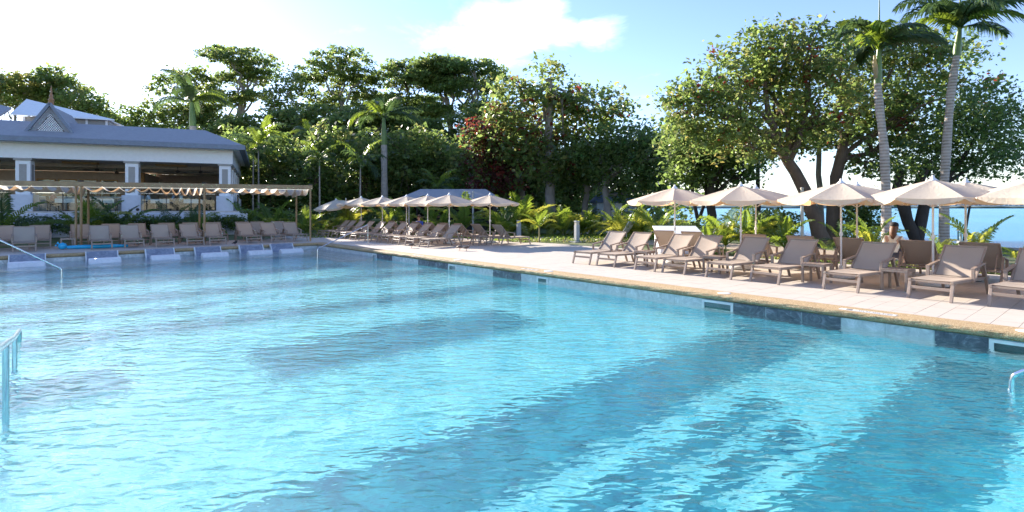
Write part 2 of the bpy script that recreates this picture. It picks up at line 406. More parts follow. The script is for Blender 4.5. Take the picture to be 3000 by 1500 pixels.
# waterline tiles, each its own piece
pale = MB(); sc_box(pale, -0.305, 0.305, -.012, 0, -0.62, -0.126)
def tile_mesh(name, w, mat):
    m = MB(); hw = w/2 - .007
    m.box((-hw, -.012, -0.70), (hw, 0, -0.124)); return m.mesh(name, mat)
tm_p, tm_d = tile_mesh('wall_tile', .62, MT['wtile']), tile_mesh('wall_tile', .62, MT['dtile'])
DARK = [(0.6, 2.05), (3.66, 4.94), (11.1, 12.1), (15.0, 16.3), (18.4, 19.9)]
SKIM = [(0.72, 1.42), (5.15, 5.80), (10.2, 10.62), (14.35, 14.8), (19.8, 20.2)]
cuts = []
s = SP0
for a_, b_ in SKIM + [(SP1, SP1)]:
    n_ = max(1, round((a_ - s) / .62)); w_ = (a_ - s) / n_
    cuts += [(s + i * w_, w_) for i in range(n_)]; s = b_
for s0_, w_ in cuts:
    sm = s0_ + w_ / 2
    o = obj_from('wall_tile', tm_d if any(a - .1 <= sm <= b + .1 for a, b in DARK) else tm_p, pool); o.scale = (w_ / .62, 1, 1)
    o.location = W(sm, CP1 - .0005); o.rotation_euler = (0, 0, math.atan2(-E1.y, -E1.x))
c = CP1 - .33
while c > CP0:
    o = obj_from('wall_tile', tm_p, pool); o.location = W(SP1 - .0005, c); o.rotation_euler = (0, 0, math.atan2(E2.y, E2.x)); c -= .62
# skimmer mouths
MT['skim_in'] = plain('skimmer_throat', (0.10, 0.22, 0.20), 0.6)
for a, b in SKIM:
    fr = MB()
    for (s0, s1, z0, z1) in ((a, b, -0.18, -0.135), (a, b, -0.48, -0.44), (a, a+.05, -0.44, -0.18), (b-.05, b, -0.44, -0.18)):
        sc_box(fr, s0, s1, CP1 - .02, CP1 - .001, z0, z1)
    f = fr.build('skimmer_frame', MT['plastic'], pool)
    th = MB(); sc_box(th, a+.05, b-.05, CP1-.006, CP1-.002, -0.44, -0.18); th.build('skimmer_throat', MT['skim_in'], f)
# coping with rounded lip
def coping_run(name, p0, p1, out, w=0.5):
    "sweep a bull-nosed profile from p0 to p1; out = unit vector away from the water"
    prof = [(w, -0.12), (w, 0.0), (0.045, 0.0), (0.016, -0.008), (0.003, -0.026), (-0.002, -0.055), (0.004, -0.085), (0.022, -0.108), (0.05, -0.12)]
    n = max(2, int((p1 - p0).length / 0.12)); vs = []; fs = []; k = len(prof)
    rr = random.Random(name)
    for i in range(n + 1):
        q = p0.lerp(p1, i / n)
        for j, (d, z) in enumerate(prof):
            jit = (rr.uniform(-.006, .006), rr.uniform(-.004, .004)) if 2 < j < 8 else (0, 0)
            vs.append(q + out * (d + jit[0]) + Vector((0, 0, z + jit[1])))
    for i in range(n):
        for j in range(k):
            fs.append((i*k + j, i*k + (j+1) % k, (i+1)*k + (j+1) % k, (i+1)*k + j))
    fs += [tuple(range(k))[::-1], tuple(range(n*k, n*k + k))]
    mb = MB(); mb.add(vs, fs); return mb.build(name, MT['coping'], pool)
coping_run('coping', W(SP0 - .45, CP1 - .05), W(10.0, CP1 - .05), E2)
coping_run('coping', W(10.008, CP1 - .05), W(SP1 - .05, CP1 - .05), E2)
coping_run('coping', W(SP1 - .05, CP0), W(SP1 - .05, CP1 + .45), E1)
coping_run('coping', W(SP0 + .05, CP1 - .06), W(SP0 + .05, CP0), -E1)
coping_run('coping', W(SP1 - .06, CP0 + .05), W(SP0 + .06, CP0 + .05), -E2)
# water sheet
poly_sheet('pool_water', [W(SP0,CP0,WATER), W(SP0,CP1,WATER), W(SP1,CP1,WATER), W(SP1,CP0,WATER)], MT['water'])

# deck: bed, then tiles
deck = struct(empty('deck'))
CD0, CD1 = CP1 + .452, 18.3
def bed(s0, s1, c0, c1, z=-.012):
    m = MB(); sc_box(m, s0, s1, c0, c1, z - .06, z); return m.build('deck_bed', MT['grout'], deck)
bed(-7, 19.5, CD0, CD1); bed(19.5, 36, CD0, 17.6, -.0121); bed(SP1 + .452, 31.6, -16, CD0 - .001, -.0122); bed(-7, SP0 - .41, -16, CD0 - .001, -.0123)
TS, TC = 0.31, 0.62
tm = MB(); tm.box((-TS/2 + .003, -TC/2 + .003, -.011), (TS/2 - .003, TC/2 - .003, 0.0)); tile_me = tm.mesh('tile', MT['tile'])
cells = []
def tile_cells(s0, s1, c0, c1):
    nr = int((s1 - s0) / TS)
    for i in range(nr):
        s = s0 + (i + .5) * TS; off = (i % 3) * TC / 3
        c = c0 + TC/2 - off
        while c < c1 + TC/2:
            a, b = max(c - TC/2, c0), min(c + TC/2, c1)
            if b - a > .05: cells.append((s, (a + b) / 2, b - a))
            c += TC
tile_cells(-1.0, 19.5, CD0 + .001, CD1); tile_cells(19.5, 33, CD0 + .001, 17.6)
tile_cells(SP1 + .455, 31.3, -9, CD0 - .004)
def seen_size(t):
    p = W(t[0], t[1]); k = abs(p.x / p.y) if p.y > 1 else 9
    return 1.0 / (p.y * p.y) if (p.y > 1 and k < 0.97) else 0
cells.sort(key=seen_size, reverse=True)
rz_t = TH
V, F = [], []
for i, (s, c, wdt) in enumerate(cells):
    if i < 300:
        o = obj_from('tile', tile_me, deck); o.location = W(s, c, rnd.uniform(-.001, .001))
        # local x runs along -E1/E1, local y along E2
        o.rotation_euler = (0, 0, math.atan2(E1.y, E1.x)); o.scale = (1, -wdt / TC, 1) if wdt < TC - .01 else (1, 1, 1)
        if o.scale[1] < 0: o.scale = (1, wdt / TC, 1)
    else:
        a, b, h = TS/2 - .003, wdt/2 - .003, rnd.uniform(-.001, .001)
        n = len(V); V += [W(s-a, c-b, h), W(s-a, c+b, h), W(s+a, c+b, h), W(s+a, c-b, h)]; F.append((n, n+1, n+2, n+3))
o = obj_from('tiles', quads_mesh('tiles', [tuple(v) for v in V], F, MT['tile']), deck); o['kind'] = 'stuff'
# lids and depth plaques set in the coping
def lid(s, c, r=.11):
    m = MB(); m.lathe([(r + .015, 0.0), (r + .015, .004), (r, .008), (r * .3, .008)], 28); o = m.build('skimmer_lid', MT['plastic'], pool); o.location = W(s, c)
for s in (1.05, 5.45, 10.4, 14.6): lid(s, CP1 + .22)
MT['plaque'] = plain('enamel_plaque', (0.82, 0.82, 0.80), 0.3, var=0.05); MT['ink'] = plain('dark_lettering', (0.05, 0.05, 0.06), 0.5)
def plaque(s0, s1):
    m = MB(); sc_box(m, s0, s1, CP1 + .06, CP1 + .20, 0.0, 0.005); p = m.build('plaque', MT['plaque'], pool)
    q = MB(); sc_box(q, s1 - .19, s1 - .10, CP1 + .09, CP1 + .17, .005, .0065)
    rr = random.Random(int(s0 * 100)); x = s1 - .28
    while x > s0 + .06:
        w = rr.uniform(.012, .03); sc_box(q, x - w, x, CP1 + .105, CP1 + .15, .005, .0065); x -= w + rr.choice((.008, .012, .03))
    q.build('lettering', MT['ink'], p)
plaque(2.55, 3.35); plaque(10.75, 11.35); plaque(16.6, 17.2)
# ------------------------------------------------------------------ loungers, tables, umbrellas
def mat_sling():
    M = Mat('taupe_sling'); co = M.coords()
    w = M.node('ShaderNodeTexWave'); w.inputs['Scale'].default_value = 90; w.bands_direction = 'X'; M.link(co, w.inputs['Vector'])
    w2 = M.node('ShaderNodeTexWave'); w2.inputs['Scale'].default_value = 90; w2.bands_direction = 'Y'; M.link(co, w2.inputs['Vector'])
    n = M.noise(2.5, 4)
    c = M.mix(n, (0.44, 0.36, 0.29), (0.51, 0.42, 0.34))
    c = M.mix(M.mix(0.5, w.outputs['Color'], w2.outputs['Color']), c, M.mix(1.0, c, (0.86, 0.86, 0.86), 'MULTIPLY'))
    p = M.set(color=c, rough=0.75, normal=M.bump(w.outputs['Color'], 0.08, 0.002))
    t = M.node('ShaderNodeBsdfTranslucent'); M.link(c, t.inputs['Color']); mx = M.node('ShaderNodeMixShader'); mx.inputs[0].default_value = 0.12
    M.link(M.b.outputs[0], mx.inputs[1]); M.link(t.outputs[0], mx.inputs[2]); M.link(mx.outputs[0], M.out.inputs[0])
    return M.m
def mat_canvas():
    M = Mat('cream_canvas'); n = M.noise(5, 6, 0.65, M.coords(), 0.6)
    c = M.mix(n, (0.68, 0.605, 0.48), (0.78, 0.705, 0.575))
    cr = M.noise(9, 5, 0.6, M.coords(), 1.5)
    M.set(color=c, rough=0.85, normal=M.bump(cr, 0.5, 0.03))
    t = M.node('ShaderNodeBsdfTranslucent'); t.inputs['Color'].default_value = (0.86, 0.56, 0.30, 1)
    mx = M.node('ShaderNodeMixShader'); mx.inputs[0].default_value = 0.34
    M.link(M.b.outputs[0], mx.inputs[1]); M.link(t.outputs[0], mx.inputs[2]); M.link(mx.outputs[0], M.out.inputs[0])
    return M.m
MT.update(sling=mat_sling(), frame=plain('taupe_aluminium', (0.30, 0.23, 0.185), 0.42, 0.0, var=0.1, bump=0.05), canvas=mat_canvas(), pole=plain('white_pole', (0.78, 0.76, 0.74), 0.35, var=0.04),
          conc=plain('white_concrete', (0.60, 0.59, 0.56), 0.8, var=0.12, bump=0.3), dark=plain('dark_rubber', (0.03, 0.03, 0.03), 0.6))
HW = 0.33
def make_lounger():
    root = empty('sun_lounger')
    fr, bv = MT['frame'], 0.004
    m = MB()
    for sx in (-1, 1): m.bar((sx*HW, .06, .345), (sx*HW, 1.86, .33), .045, .05)
    for y in (.09, .62, 1.22, 1.84): m.bar((-HW+.02, y, .335), (HW-.02, y, .335), .04, .035)
    m.build('frame', fr, root, bv)
    for sx in (-1, 1):
        m = MB(); m.bar((sx*HW, 0.0, .0), (sx*HW, .105, .33), .05, .045, (0, 1, 0)); m.build('leg', fr, root, bv)
        m = MB(); m.bar((sx*(HW+.028), 1.78, .0), (sx*(HW+.028), 1.50, .60), .05, .045, (0, 1, 0)); m.build('leg', fr, root, bv)
        m = MB(); m.bar((sx*(HW+.028), .98, .30), (sx*(HW+.028), .98, .535), .055, .05, (0, 1, 0))
        m.bar((sx*(HW+.028), .955, .545), (sx*(HW+.028), 1.53, .625), .065, .03); m.build('armrest', fr, root, bv)
    m = MB(); m.bar((-HW+.02, .062, .215), (HW-.02, .062, .215), .02, .055); m.build('stretcher', fr, root, bv)
    # seat sling, slightly sagging
    def sling(y0, z0, y1, z1, sag, th=.012):
        nx, ny = 6, 6; vs = []; fs = []; d = Vector((0, z0 - z1, y1 - y0)).normalized()
        nrm = Vector((0, -(z1 - z0), (y1 - y0))).normalized()
        for side in (0, 1):
            for j in range(ny + 1):
                for i in range(nx + 1):
                    a, b = i / nx, j / ny
                    s = -sag * math.sin(math.pi * a) * (0.4 + 0.6 * math.sin(math.pi * b))
                    vs.append(Vector(((a - .5) * 2 * (HW - .02), y0 + (y1 - y0) * b, z0 + (z1 - z0) * b)) + nrm * (s - side * th))
        N = (nx + 1) * (ny + 1)
        for j in range(ny):
            for i in range(nx):
                k = j * (nx + 1) + i
                fs.append((k, k + 1, k + nx + 2, k + nx + 1)); fs.append((N + k, N + k + nx + 1, N + k + nx + 2, N + k + 1))
        b = MB(); b.add(vs, fs, True); return b
    sling(.075, .372, 1.20, .366, .022).build('seat', MT['sling'], root)
    back = sling(1.21, .372, 1.74, .915, .02).build('backrest', MT['sling'], root)
    m = MB()
    for sx in (-1, 1): m.bar((sx*HW, 1.19, .352), (sx*HW, 1.755, .925), .035, .032, (0, -1, 1))
    m.bar((-HW-.015, 1.75, .922), (HW+.015, 1.75, .922), .035, .035)
    m.build('backrest_frame', fr, back, bv)
    for sx in (-1, 1):
        m = MB(); m.bar((sx*(HW-.06), 1.55, .70), (sx*(HW-.06), 1.80, .345), .022, .014); m.build('backrest_strut', fr, back)
    return root
LG = make_lounger(); LG_used = [False]
def place_lounger(loc, rz, label, group):
    o = LG if not LG_used[0] else copy_tree(LG)
    LG_used[0] = True
    o.location = loc; o.rotation_euler = (0, 0, rz); tag(o, label, 'sun lounger', group)
    return o
ROT_R, ROT_L, ROT_B = -(math.pi/2 - TH), TH, math.pi/2 + TH     # head to the right deck, head to the building, head to the pool
# right deck, front row facing the pool
front = [(11.08, 0), (10.15, -.02), (8.80, -.06), (7.92, -.05), (6.69, -.07), (5.59, -.10), (4.05, -.12), (2.58, -.13), (1.42, -.12)]
ords = ['first', 'second', 'third', 'fourth', 'fifth', 'sixth', 'seventh', 'eighth', 'ninth', 'tenth', 'eleventh', 'twelfth']
for i, (s, r) in enumerate(front):
    place_lounger(W(s, 12.3), ROT_R + r, '%s pool-facing lounger of the sunny front row, counted from the white kiosk' % ords[i], 'front row of loungers on the sunny deck')
# right deck, back row turned to the sea
for i, (s, r) in enumerate([(10.9, .25), (9.6, .1), (7.4, .04), (6.1, .02), (4.9, 0), (3.45, -.02), (2.35, 0), (0.9, 0)]):
    place_lounger(W(s, 17.2 if s < 9 else 17.4), ROT_B + r, '%s lounger turned to the sea behind the front row, counted from the kiosk' % ords[i], 'back row of loungers turned to the sea')
# middle group
for i, s in enumerate([20.1, 21.33, 22.56, 23.65, 24.7, 26.0, 27.1, 28.4, 29.5, 30.7, 31.6]):
    place_lounger(W(s, 12.35), ROT_R + rnd.uniform(-.04, .04), '%s lounger of the long pool-facing row, counted from the pigeons' % ords[i], 'long lounger row below the pale umbrellas')
for i, (s, c) in enumerate([(18.9, 17.15), (20.3, 17.0), (21.6, 17.0), (22.9, 17.0), (24.3, 17.0), (25.6, 17.0), (27.0, 17.0), (28.3, 17.0)]):
    place_lounger(W(s, c), ROT_B + rnd.uniform(-.05, .05), '%s lounger facing the palm bed, counted from the small young palm' % ords[i], 'loungers facing the palm bed')
# far side under the pergola
for i, (c, s) in enumerate([(-1.6, 28.0), (-.47, 28.0), (1.9, 27.8), (3.0, 27.8), (4.1, 27.75), (5.25, 27.7), (6.15, 27.7), (7.7, 27.65), (8.8, 27.6), (9.86, 27.6)]):
    place_lounger(W(s, c), ROT_L + rnd.uniform(-.03, .03), '%s shaded pool-edge lounger by the pergola, counted from the slanting steel rail' % ords[i], 'pool-edge loungers below the pergola')
for i, (c, s) in enumerate([(-1.2, 29.9), (-.02, 29.8), (1.37, 30.25), (2.46, 30.2), (3.58, 30.2), (4.73, 30.2), (5.75, 30.15), (6.8, 30.1), (8.2, 30.1), (9.0, 30.0), (10.0, 30.0)]):
    place_lounger(W(s, c), ROT_L + rnd.uniform(-.03, .03), '%s hedge-side lounger below the pergola, counted from the slanting steel rail' % ords[i], 'hedge-side loungers below the pergola')

def make_table():
    root = empty('side_table')
    m = MB()
    for k in range(5): m.box((-.235 + .096*k, -.235, .425), (-.149 + .096*k, .235, .445))
    m.build('table_top', MT['frame'], root, .002)
    m = MB(); m.box((-.24, -.24, .385), (.24, -.205, .424)); m.box((-.24, .205, .385), (.24, .24, .424)); m.box((-.24, -.204, .385), (-.205, .204, .424)); m.box((.205, -.204, .385), (.24, .204, .424))
    m.build('apron', MT['frame'], root)
    for sx in (-1, 1):
        for sy in (-1, 1):
            m = MB(); m.box((sx*.215-.024, sy*.215-.024, 0), (sx*.215+.024, sy*.215+.024, .384)); m.build('leg', MT['frame'], root, .003)
    return root
TB = make_table()
tables = [(9.5, 13.35, ROT_R, 'slatted taupe side table between the second and third front-row loungers from the kiosk'), (7.3, 13.3, ROT_R, 'slatted taupe side table between the fourth and fifth front-row loungers from the kiosk'),
          (4.85, 13.3, ROT_R, 'slatted taupe side table between the sixth and seventh front-row loungers from the kiosk'), (3.33, 13.4, ROT_R, 'slatted taupe side table between the seventh and eighth front-row loungers from the kiosk'),
          (29.0, .85, ROT_L, 'bare taupe side table beside the blue pool float'), (19.6, 15.0, ROT_R, 'side table near the pigeons between two back-to-back loungers'), (5.4, 15.75, ROT_R, 'side table standing behind the sixth pool-facing lounger')]
for i, (s, c, rz, lab) in enumerate(tables):
    o = TB if i == 0 else copy_tree(TB); o.location = W(s, c); o.rotation_euler = (0, 0, rz + rnd.uniform(-.06, .06)); tag(o, lab, 'side table', 'small slatted side tables')

def make_umbrella():
    root = empty('umbrella'); R_, ZA, ZE = 1.42, 2.30, 1.90
    m = MB(); m.tube([(0, 0, .05), (0, 0, 1.2), (0, 0, ZA)], .022, 12); m.build('pole', MT['pole'], root)
    m = MB(); m.lathe([(.26, .0), (.285, .02), (.29, .07), (.27, .10), (.06, .115), (.045, .30), (.03, .31)], 26); m.build('base', MT['conc'], root)
    m = MB(); m.lathe([(.295, 0.0), (.30, .012), (.29, .02)], 26, (0, 0, -.001)); m.build('base_rim', MT['dark'], root)
    m = MB(); m.lathe([(.035, 1.02), (.04, 1.05), (.035, 1.10)], 10); m.tube([(.03, 0, 1.06), (.075, 0, 1.06)], .012, 8); m.build('crank_knob', MT['pole'], root)
    can = MB(); can.lathe([(.10, ZA-.02), (.05, ZA+.03), (.03, ZA+.05), (.028, ZA+.085), (.012, ZA+.10)], 12); can = can.build('canopy', MT['pole'], root)
    # one wedge of cloth, copied eight times
    na, nr = 8, 9; vs = []; fs = []; da = math.pi / 4
    for j in range(nr + 1):
        t = .03 + .97 * j / nr
        for i in range(na + 1):
            a = i / na; ang = (a - .5) * da
            rr = R_ * t * (math.cos(da/2) / math.cos(ang)) * (1 - .035 * math.sin(math.pi * a) * t)
            z = ZA - (ZA - ZE) * (t ** 1.12) - .055 * math.sin(math.pi * a) * t * (1.15 - .6*t)
            vs.append((rr * math.cos(ang), rr * math.sin(ang), z))
    for j in range(nr):
        for i in range(na):
            k = j*(na+1) + i; fs.append((k, k+1, k+na+2, k+na+1))
    pm = MB(); pm.add(vs, fs, True); panel = pm.mesh('panel', MT['canvas'])
    vs2 = []; fs2 = []; edge = vs[-(na+1):]
    for i in range(na + 1):
        a = i / na; x, y, z = edge[i]
        dz = .035 + .085 * min(1.0, (math.sin(math.pi * a)) ** .45 * 1.02)
        for q in range(3):
            f = q / 2; vs2.append((x * (1 + .004 + .012 * f * math.sin(a * 9)), y * (1 + .004 + .012 * f * math.sin(a * 9)), z + .002 - dz * f))
    for i in range(na):
        for q in range(2):
            k = i*3 + q; fs2.append((k, k+1, k+4, k+3))
    vm = MB(); vm.add(vs2, fs2, True); val = vm.mesh('valance', MT['canvas'])
    rb = MB(); ca = math.cos(da/2)
    rb.tube([(.03, 0, ZA - .035), (R_ * .5, 0, ZA - (ZA-ZE) * (.5**1.12) - .02), (R_ * .985, 0, ZE - .014)], .008, 6); rb.tube([(.03, 0, 1.72), (R_*.52, 0, ZA - (ZA-ZE)*(.52**1.12) - .03)], .007, 6)
    rib = rb.mesh('rib', MT['pole'])
    for k in range(8):
        for nm, me, off in (('panel', panel, 0), ('valance', val, 0), ('rib', rib, da/2)):
            o = obj_from(nm, me, can); o.rotation_euler = (0, 0, k * da + off)
    return root
UM = make_umbrella()
ums = [(9.34, 14.6, 0, 'cream umbrella in front of the white kiosk'), (7.27, 14.6, 0, 'cream umbrella between the kiosk umbrella and the leaning tree trunk'), (4.78, 14.6, .02, 'cream umbrella in front of the leaning tree trunk'),
       (2.99, 14.6, -.02, 'large cream umbrella in front of the palm trunk and forked dark tree'), (1.16, 14.6, 0, 'cream umbrella cut by the frame over the last lounger'),
       (2.74, 16.4, 0, 'cream umbrella partly hidden behind the umbrella by the forked tree'), (5.02, 16.5, 0, 'cream umbrella hidden behind the one at the leaning trunk'), (7.79, 16.6, 0, 'cream umbrella whose underside shows behind the second one from the kiosk'),
       (21.3, 14.5, 0, 'pale umbrella on a white base beside the pigeons'), (23.5, 14.7, 0, 'pale umbrella, second of the long row from the pigeons'), (25.6, 14.7, 0, 'pale umbrella, third of the long row from the pigeons'),
       (28.3, 14.7, 0, 'pale umbrella, fourth of the long row from the pigeons'), (31.0, 14.7, 0, 'pale umbrella, fifth of the long row from the pigeons'), (33.2, 14.7, .2, 'tilted pale umbrella at the pergola end of the long row'), (20.5, 16.3, 0, 'pale umbrella beside the areca palms and the lamp post')]
for i, (s, c, tilt, lab) in enumerate(ums):
    o = UM if i == 0 else copy_tree(UM)
    o.location = W(s, c); o.rotation_euler = (0, 0, TH + rnd.uniform(-.35, .35)); tag(o, lab, 'umbrella', 'cream umbrellas on white poles')
    if abs(tilt) > .1:
        for ch in o.children:
            if ch.name.startswith('canopy'): ch.rotation_euler = (0, tilt * -.8, 0); ch.location = (-.38, 0, -.08)

# ------------------------------------------------------------------ in-pool stone loungers on the ledge
MT['stone'] = mat_marble('blue_grey_stone', (0.16, 0.18, 0.24), (0.26, 0.29, 0.36), (0.4, 0.43, 0.5)); MT['whitestone'] = mat_marble('white_stone', (0.62, 0.63, 0.66), (0.74, 0.75, 0.77), (0.85, 0.85, 0.86))
def ledge_lounger(c, lab):
    root = empty('stone_lounger', W(25.0, c, -0.44), TH, lab, 'pool lounger', 'stone loungers on the pool ledge')     # local y = towards the wall
    w = .46
    m = MB(); m.prism([(-w, .28, .0), (-w, .42, .0), (-w, .80, .46), (-w, .72, .50), (-w, .68, .48)], (2*w, 0, 0)); m.build('backrest', MT['stone'], root, .008)
    m = MB(); m.prism([(-w, -.42, 0), (-w, .279, 0), (-w, .279, .06), (-w, -.42, .10)], (2*w, 0, 0)); m.build('seat', MT['whitestone'], root, .008)
    m = MB(); m.prism([(-w-.01, -.86, 0), (-w-.01, -.421, 0), (-w-.01, -.43, .28), (-w-.01, -.55, .345), (-w-.01, -.74, .31), (-w-.01, -.86, .16)], (2*w+.02, 0, 0)); m.build('knee_rest', MT['whitestone'], root, .02)
    for sx in (-1, 1):
        m = MB(); m.prism([(sx*(w+.002), .26, .0), (sx*(w+.002), .43, .0), (sx*(w+.002), .81, .46), (sx*(w+.002), .72, .51), (sx*(w+.002), .66, .49)], (sx*.035, 0, 0)); m.build('side_trim', MT['whitestone'], root, .004)
for k, c in enumerate([-.35, 1.75, 3.6, 5.3, 7.0, 8.3]):
    ledge_lounger(c, '%s blue-grey stone lounger on the shallow ledge, counted from the long steel rail' % ords[k])

# ------------------------------------------------------------------ handrails
def handrail(name, lab, segs, posts, r=.022):
    root = empty(name, segs[0][0], 0, lab, 'handrail', None)
    for pts in segs:
        m = MB(); m.tube(pts, r, 14); m.build('rail', MT['steel'], root, world=True)
    for a, b in posts:
        m = MB(); m.tube([a, b], r*.92, 14); m.build('post', MT['steel'], root, world=True)
        m = MB(); m.lathe([(.05, 0), (.05, .008), (.03, .02)], 16, b); m.build('flange', MT['steel'], root, world=True)
    return root
def bend(a, b, c, n=6, r=.15):
    "polyline a-b-c with a rounded corner at b"
    a, b, c = Vector(a), Vector(b), Vector(c); p = b + (a - b).normalized() * r; q = b + (c - b).normalized() * r
    return [a] + [(p * (1-t) + b * t) * (1-t) + (b * (1-t) + q * t) * t for t in [i / n for i in range(n + 1)]] + [c]
a, b = P(1078, 654, 24.6), P(930, 757, 21.6)
top = Vector((a.x, a.y, .93)); low = Vector((b.x, b.y, .06))
handrail('pool_handrail', 'bent steel handrail running down into the pool from the corner of the long lounger row', [bend(low + Vector((0, 0, -.75)), low, top, 6, .06)[:-1] + bend(low, top, Vector((a.x, a.y, 0)), 6, .06)[1:]], [(Vector((a.x, a.y, .2)), Vector((a.x, a.y, 0)))])
handrail('pool_handrail', 'long steel handrail slanting into the water in front of the stone loungers', [bend(W(19.96, .45, -.9), W(19.96, .45, -.03), W(19.96, -.95, .92), 6, .06)[:-1] + bend(W(19.96, .45, -.03), W(19.96, -1.05, .98), W(19.96, -1.9, .98), 6, .1)[1:]], [(W(19.96, -1.85, .97), W(19.96, -1.85, -.5))])
A, B, C_ = W(4.4, -.24, .82), W(9.0, -.24, .12), W(10.9, -.24, -.12)
handrail('ramp_handrail', 'thick steel ramp handrail with posts standing in the near water', [[A, B, C_, C_ + Vector((0, 0, -.35))]], [(W(6.76, -.24, .45), W(6.76, -.24, -1.4)), (W(9.0, -.24, .10), W(9.0, -.24, -1.4)), (W(4.4, -.24, .80), W(4.4, -.24, -1.4))], .028)
a = W(.98, 7.95, -.2); b = W(-.45, 7.95, .95)
handrail('step_handrail', 'short steel handrail at the near pool steps beside the large skimmer', [bend(b, W(.94, 7.95, -.12), a + Vector((0, 0, -.9)), 6, .06), bend(b, W(-.8, 7.95, .95), W(-.95, 7.95, 0), 4, .1)], [], .024)

# ------------------------------------------------------------------ blue inflatable float lying by the second row
MT['blue'] = plain('blue_vinyl', (0.02, 0.38, 0.66), 0.25, var=0.08)
root = empty('pool_float', W(28.6, .55, 0), math.atan2(E2.y, E2.x), 'bright blue inflatable pool float lying flat under the loungers', 'pool float')
m = MB(); m.tube([(.25, 0, .085), (.6, .01, .08), (1.2, 0, .075), (1.8, -.02, .07), (2.3, 0, .06)], [.06, .08, .085, .08, .05], 12); m.build('body', MT['blue'], root)
m = MB(); m.lathe([(.02, -.13), (.11, -.10), (.155, 0), (.12, .09), (.03, .14)], 14, (.12, 0, .14)); m.build('head', MT['blue'], root)
m = MB(); m.lathe([(.03, 0), (.05, .03), (.01, .10)], 8, (-.02, 0, .22)); m.lathe([(.03, 0), (.04, .03), (.01, .07)], 8, (-.08, .05, .14)); m.build('fin', MT['blue'], root)
# ------------------------------------------------------------------ restaurant pavilion on its terrace
B1 = Vector((0.908, 0.4166, 0)).normalized(); B2 = Vector((-B1.y, B1.x, 0)); BO = PG(660, 36.0, 0); BRZ = math.atan2(B1.y, B1.x)
def BW(t, w, z=0.0): return BO + B1 * t + B2 * w + Vector((0, 0, z))
def bbox(mb, t0, t1, w0, w1, z0, z1):
    return mb.hexa([BW(t0,w0,z0), BW(t1,w0,z0), BW(t1,w1,z0), BW(t0,w1,z0), BW(t0,w0,z1), BW(t1,w0,z1), BW(t1,w1,z1), BW(t0,w1,z1)])
def mat_shingle():
    M = Mat('grey_roof_shingle'); p = M.pos()
    w = M.node('ShaderNodeTexWave'); w.bands_direction = 'Z'; w.inputs['Scale'].default_value = 3.2; w.inputs['Distortion'].default_value = 0.4; M.link(p, w.inputs['Vector'])
    n = M.noise(6, 5)
    c = M.mix(n, (0.27, 0.275, 0.30), (0.40, 0.405, 0.435)); c = M.mix(M.ramp(w.outputs['Color'], [(.0, (.45, .45, .45)), (.25, (0, 0, 0))]), c, (0.15, 0.155, 0.17))
    return M.set(color=c, rough=0.8, normal=M.bump(w.outputs['Color'], 0.35, 0.03)).m
def mat_glass():
    M = Mat('clear_glass'); M.n.remove(M.b)
    f = M.node('ShaderNodeFresnel'); f.inputs['IOR'].default_value = 1.5
    g = M.node('ShaderNodeBsdfGlossy'); g.inputs['Roughness'].default_value = 0.01; t = M.node('ShaderNodeBsdfTransparent'); t.inputs['Color'].default_value = (0.86, 0.92, 0.90, 1)
    mx = M.node('ShaderNodeMixShader'); M.link(f.outputs[0], mx.inputs[0]); M.link(t.outputs[0], mx.inputs[1]); M.link(g.outputs[0], mx.inputs[2]); M.link(mx.outputs[0], M.out.inputs[0])
    return M.m
MT.update(shingle=mat_shingle(), glass=mat_glass(), stucco=plain('white_stucco', (0.66, 0.67, 0.72), 0.8, var=0.05, bump=0.15), trim=plain('white_trim', (0.78, 0.78, 0.80), 0.5, var=0.04), panelgrey=plain('taupe_panel', (0.33, 0.315, 0.30), 0.6, var=0.06),
          inwall=plain('brown_wall', (0.46, 0.38, 0.33), 0.8), ceil=plain('brown_ceiling', (0.52, 0.44, 0.37), 0.8), wood=plain('honey_wood', (0.42, 0.24, 0.10), 0.5, var=0.25, scale=12), fanblk=plain('dark_bronze', (0.045, 0.035, 0.03), 0.4),
          gutter=plain('blue_grey_gutter', (0.17, 0.205, 0.27), 0.5), sheet=plain('sunlit_roof_white', (0.80, 0.82, 0.85), 0.45, var=0.05), cloth=plain('white_linen', (0.75, 0.73, 0.70), 0.8), darkwood=plain('dark_wicker', (0.06, 0.042, 0.03), 0.6, var=0.3, scale=40), stonefl=plain('terrace_floor', (0.56, 0.51, 0.46), 0.6))
TZ = 1.48      # terrace level
bld = empty('restaurant_pavilion', BW(0, 0, 0), 0, 'white open-sided restaurant pavilion with grey roofs and lattice gable', 'building')
def bpart(name, mb, mat, par=None, bevel=0.0): return mb.build(name, mat, par or bld, bevel, world=True)
T0 = -26.0
m = MB(); bbox(m, T0, .9, -.9, 16, -.05, TZ - .1); bpart('base_wall', m, MT['stucco'])
m = MB(); bbox(m, T0, .85, -.85, 16.02, TZ - .099, TZ); bpart('terrace_floor', m, MT['stonefl'])
for t0, t1 in ((-13.6, -9.0), (-6.6, -3.5), (-1.6, 1.35)):
    m = MB(); bbox(m, t0, t1, -1.25, -.902, -.05, TZ - .16); bpart('planter_wall', m, MT['stucco'], None, .01)
COLT = [0.0, -5.08, -10.3, -15.4, -20.5]
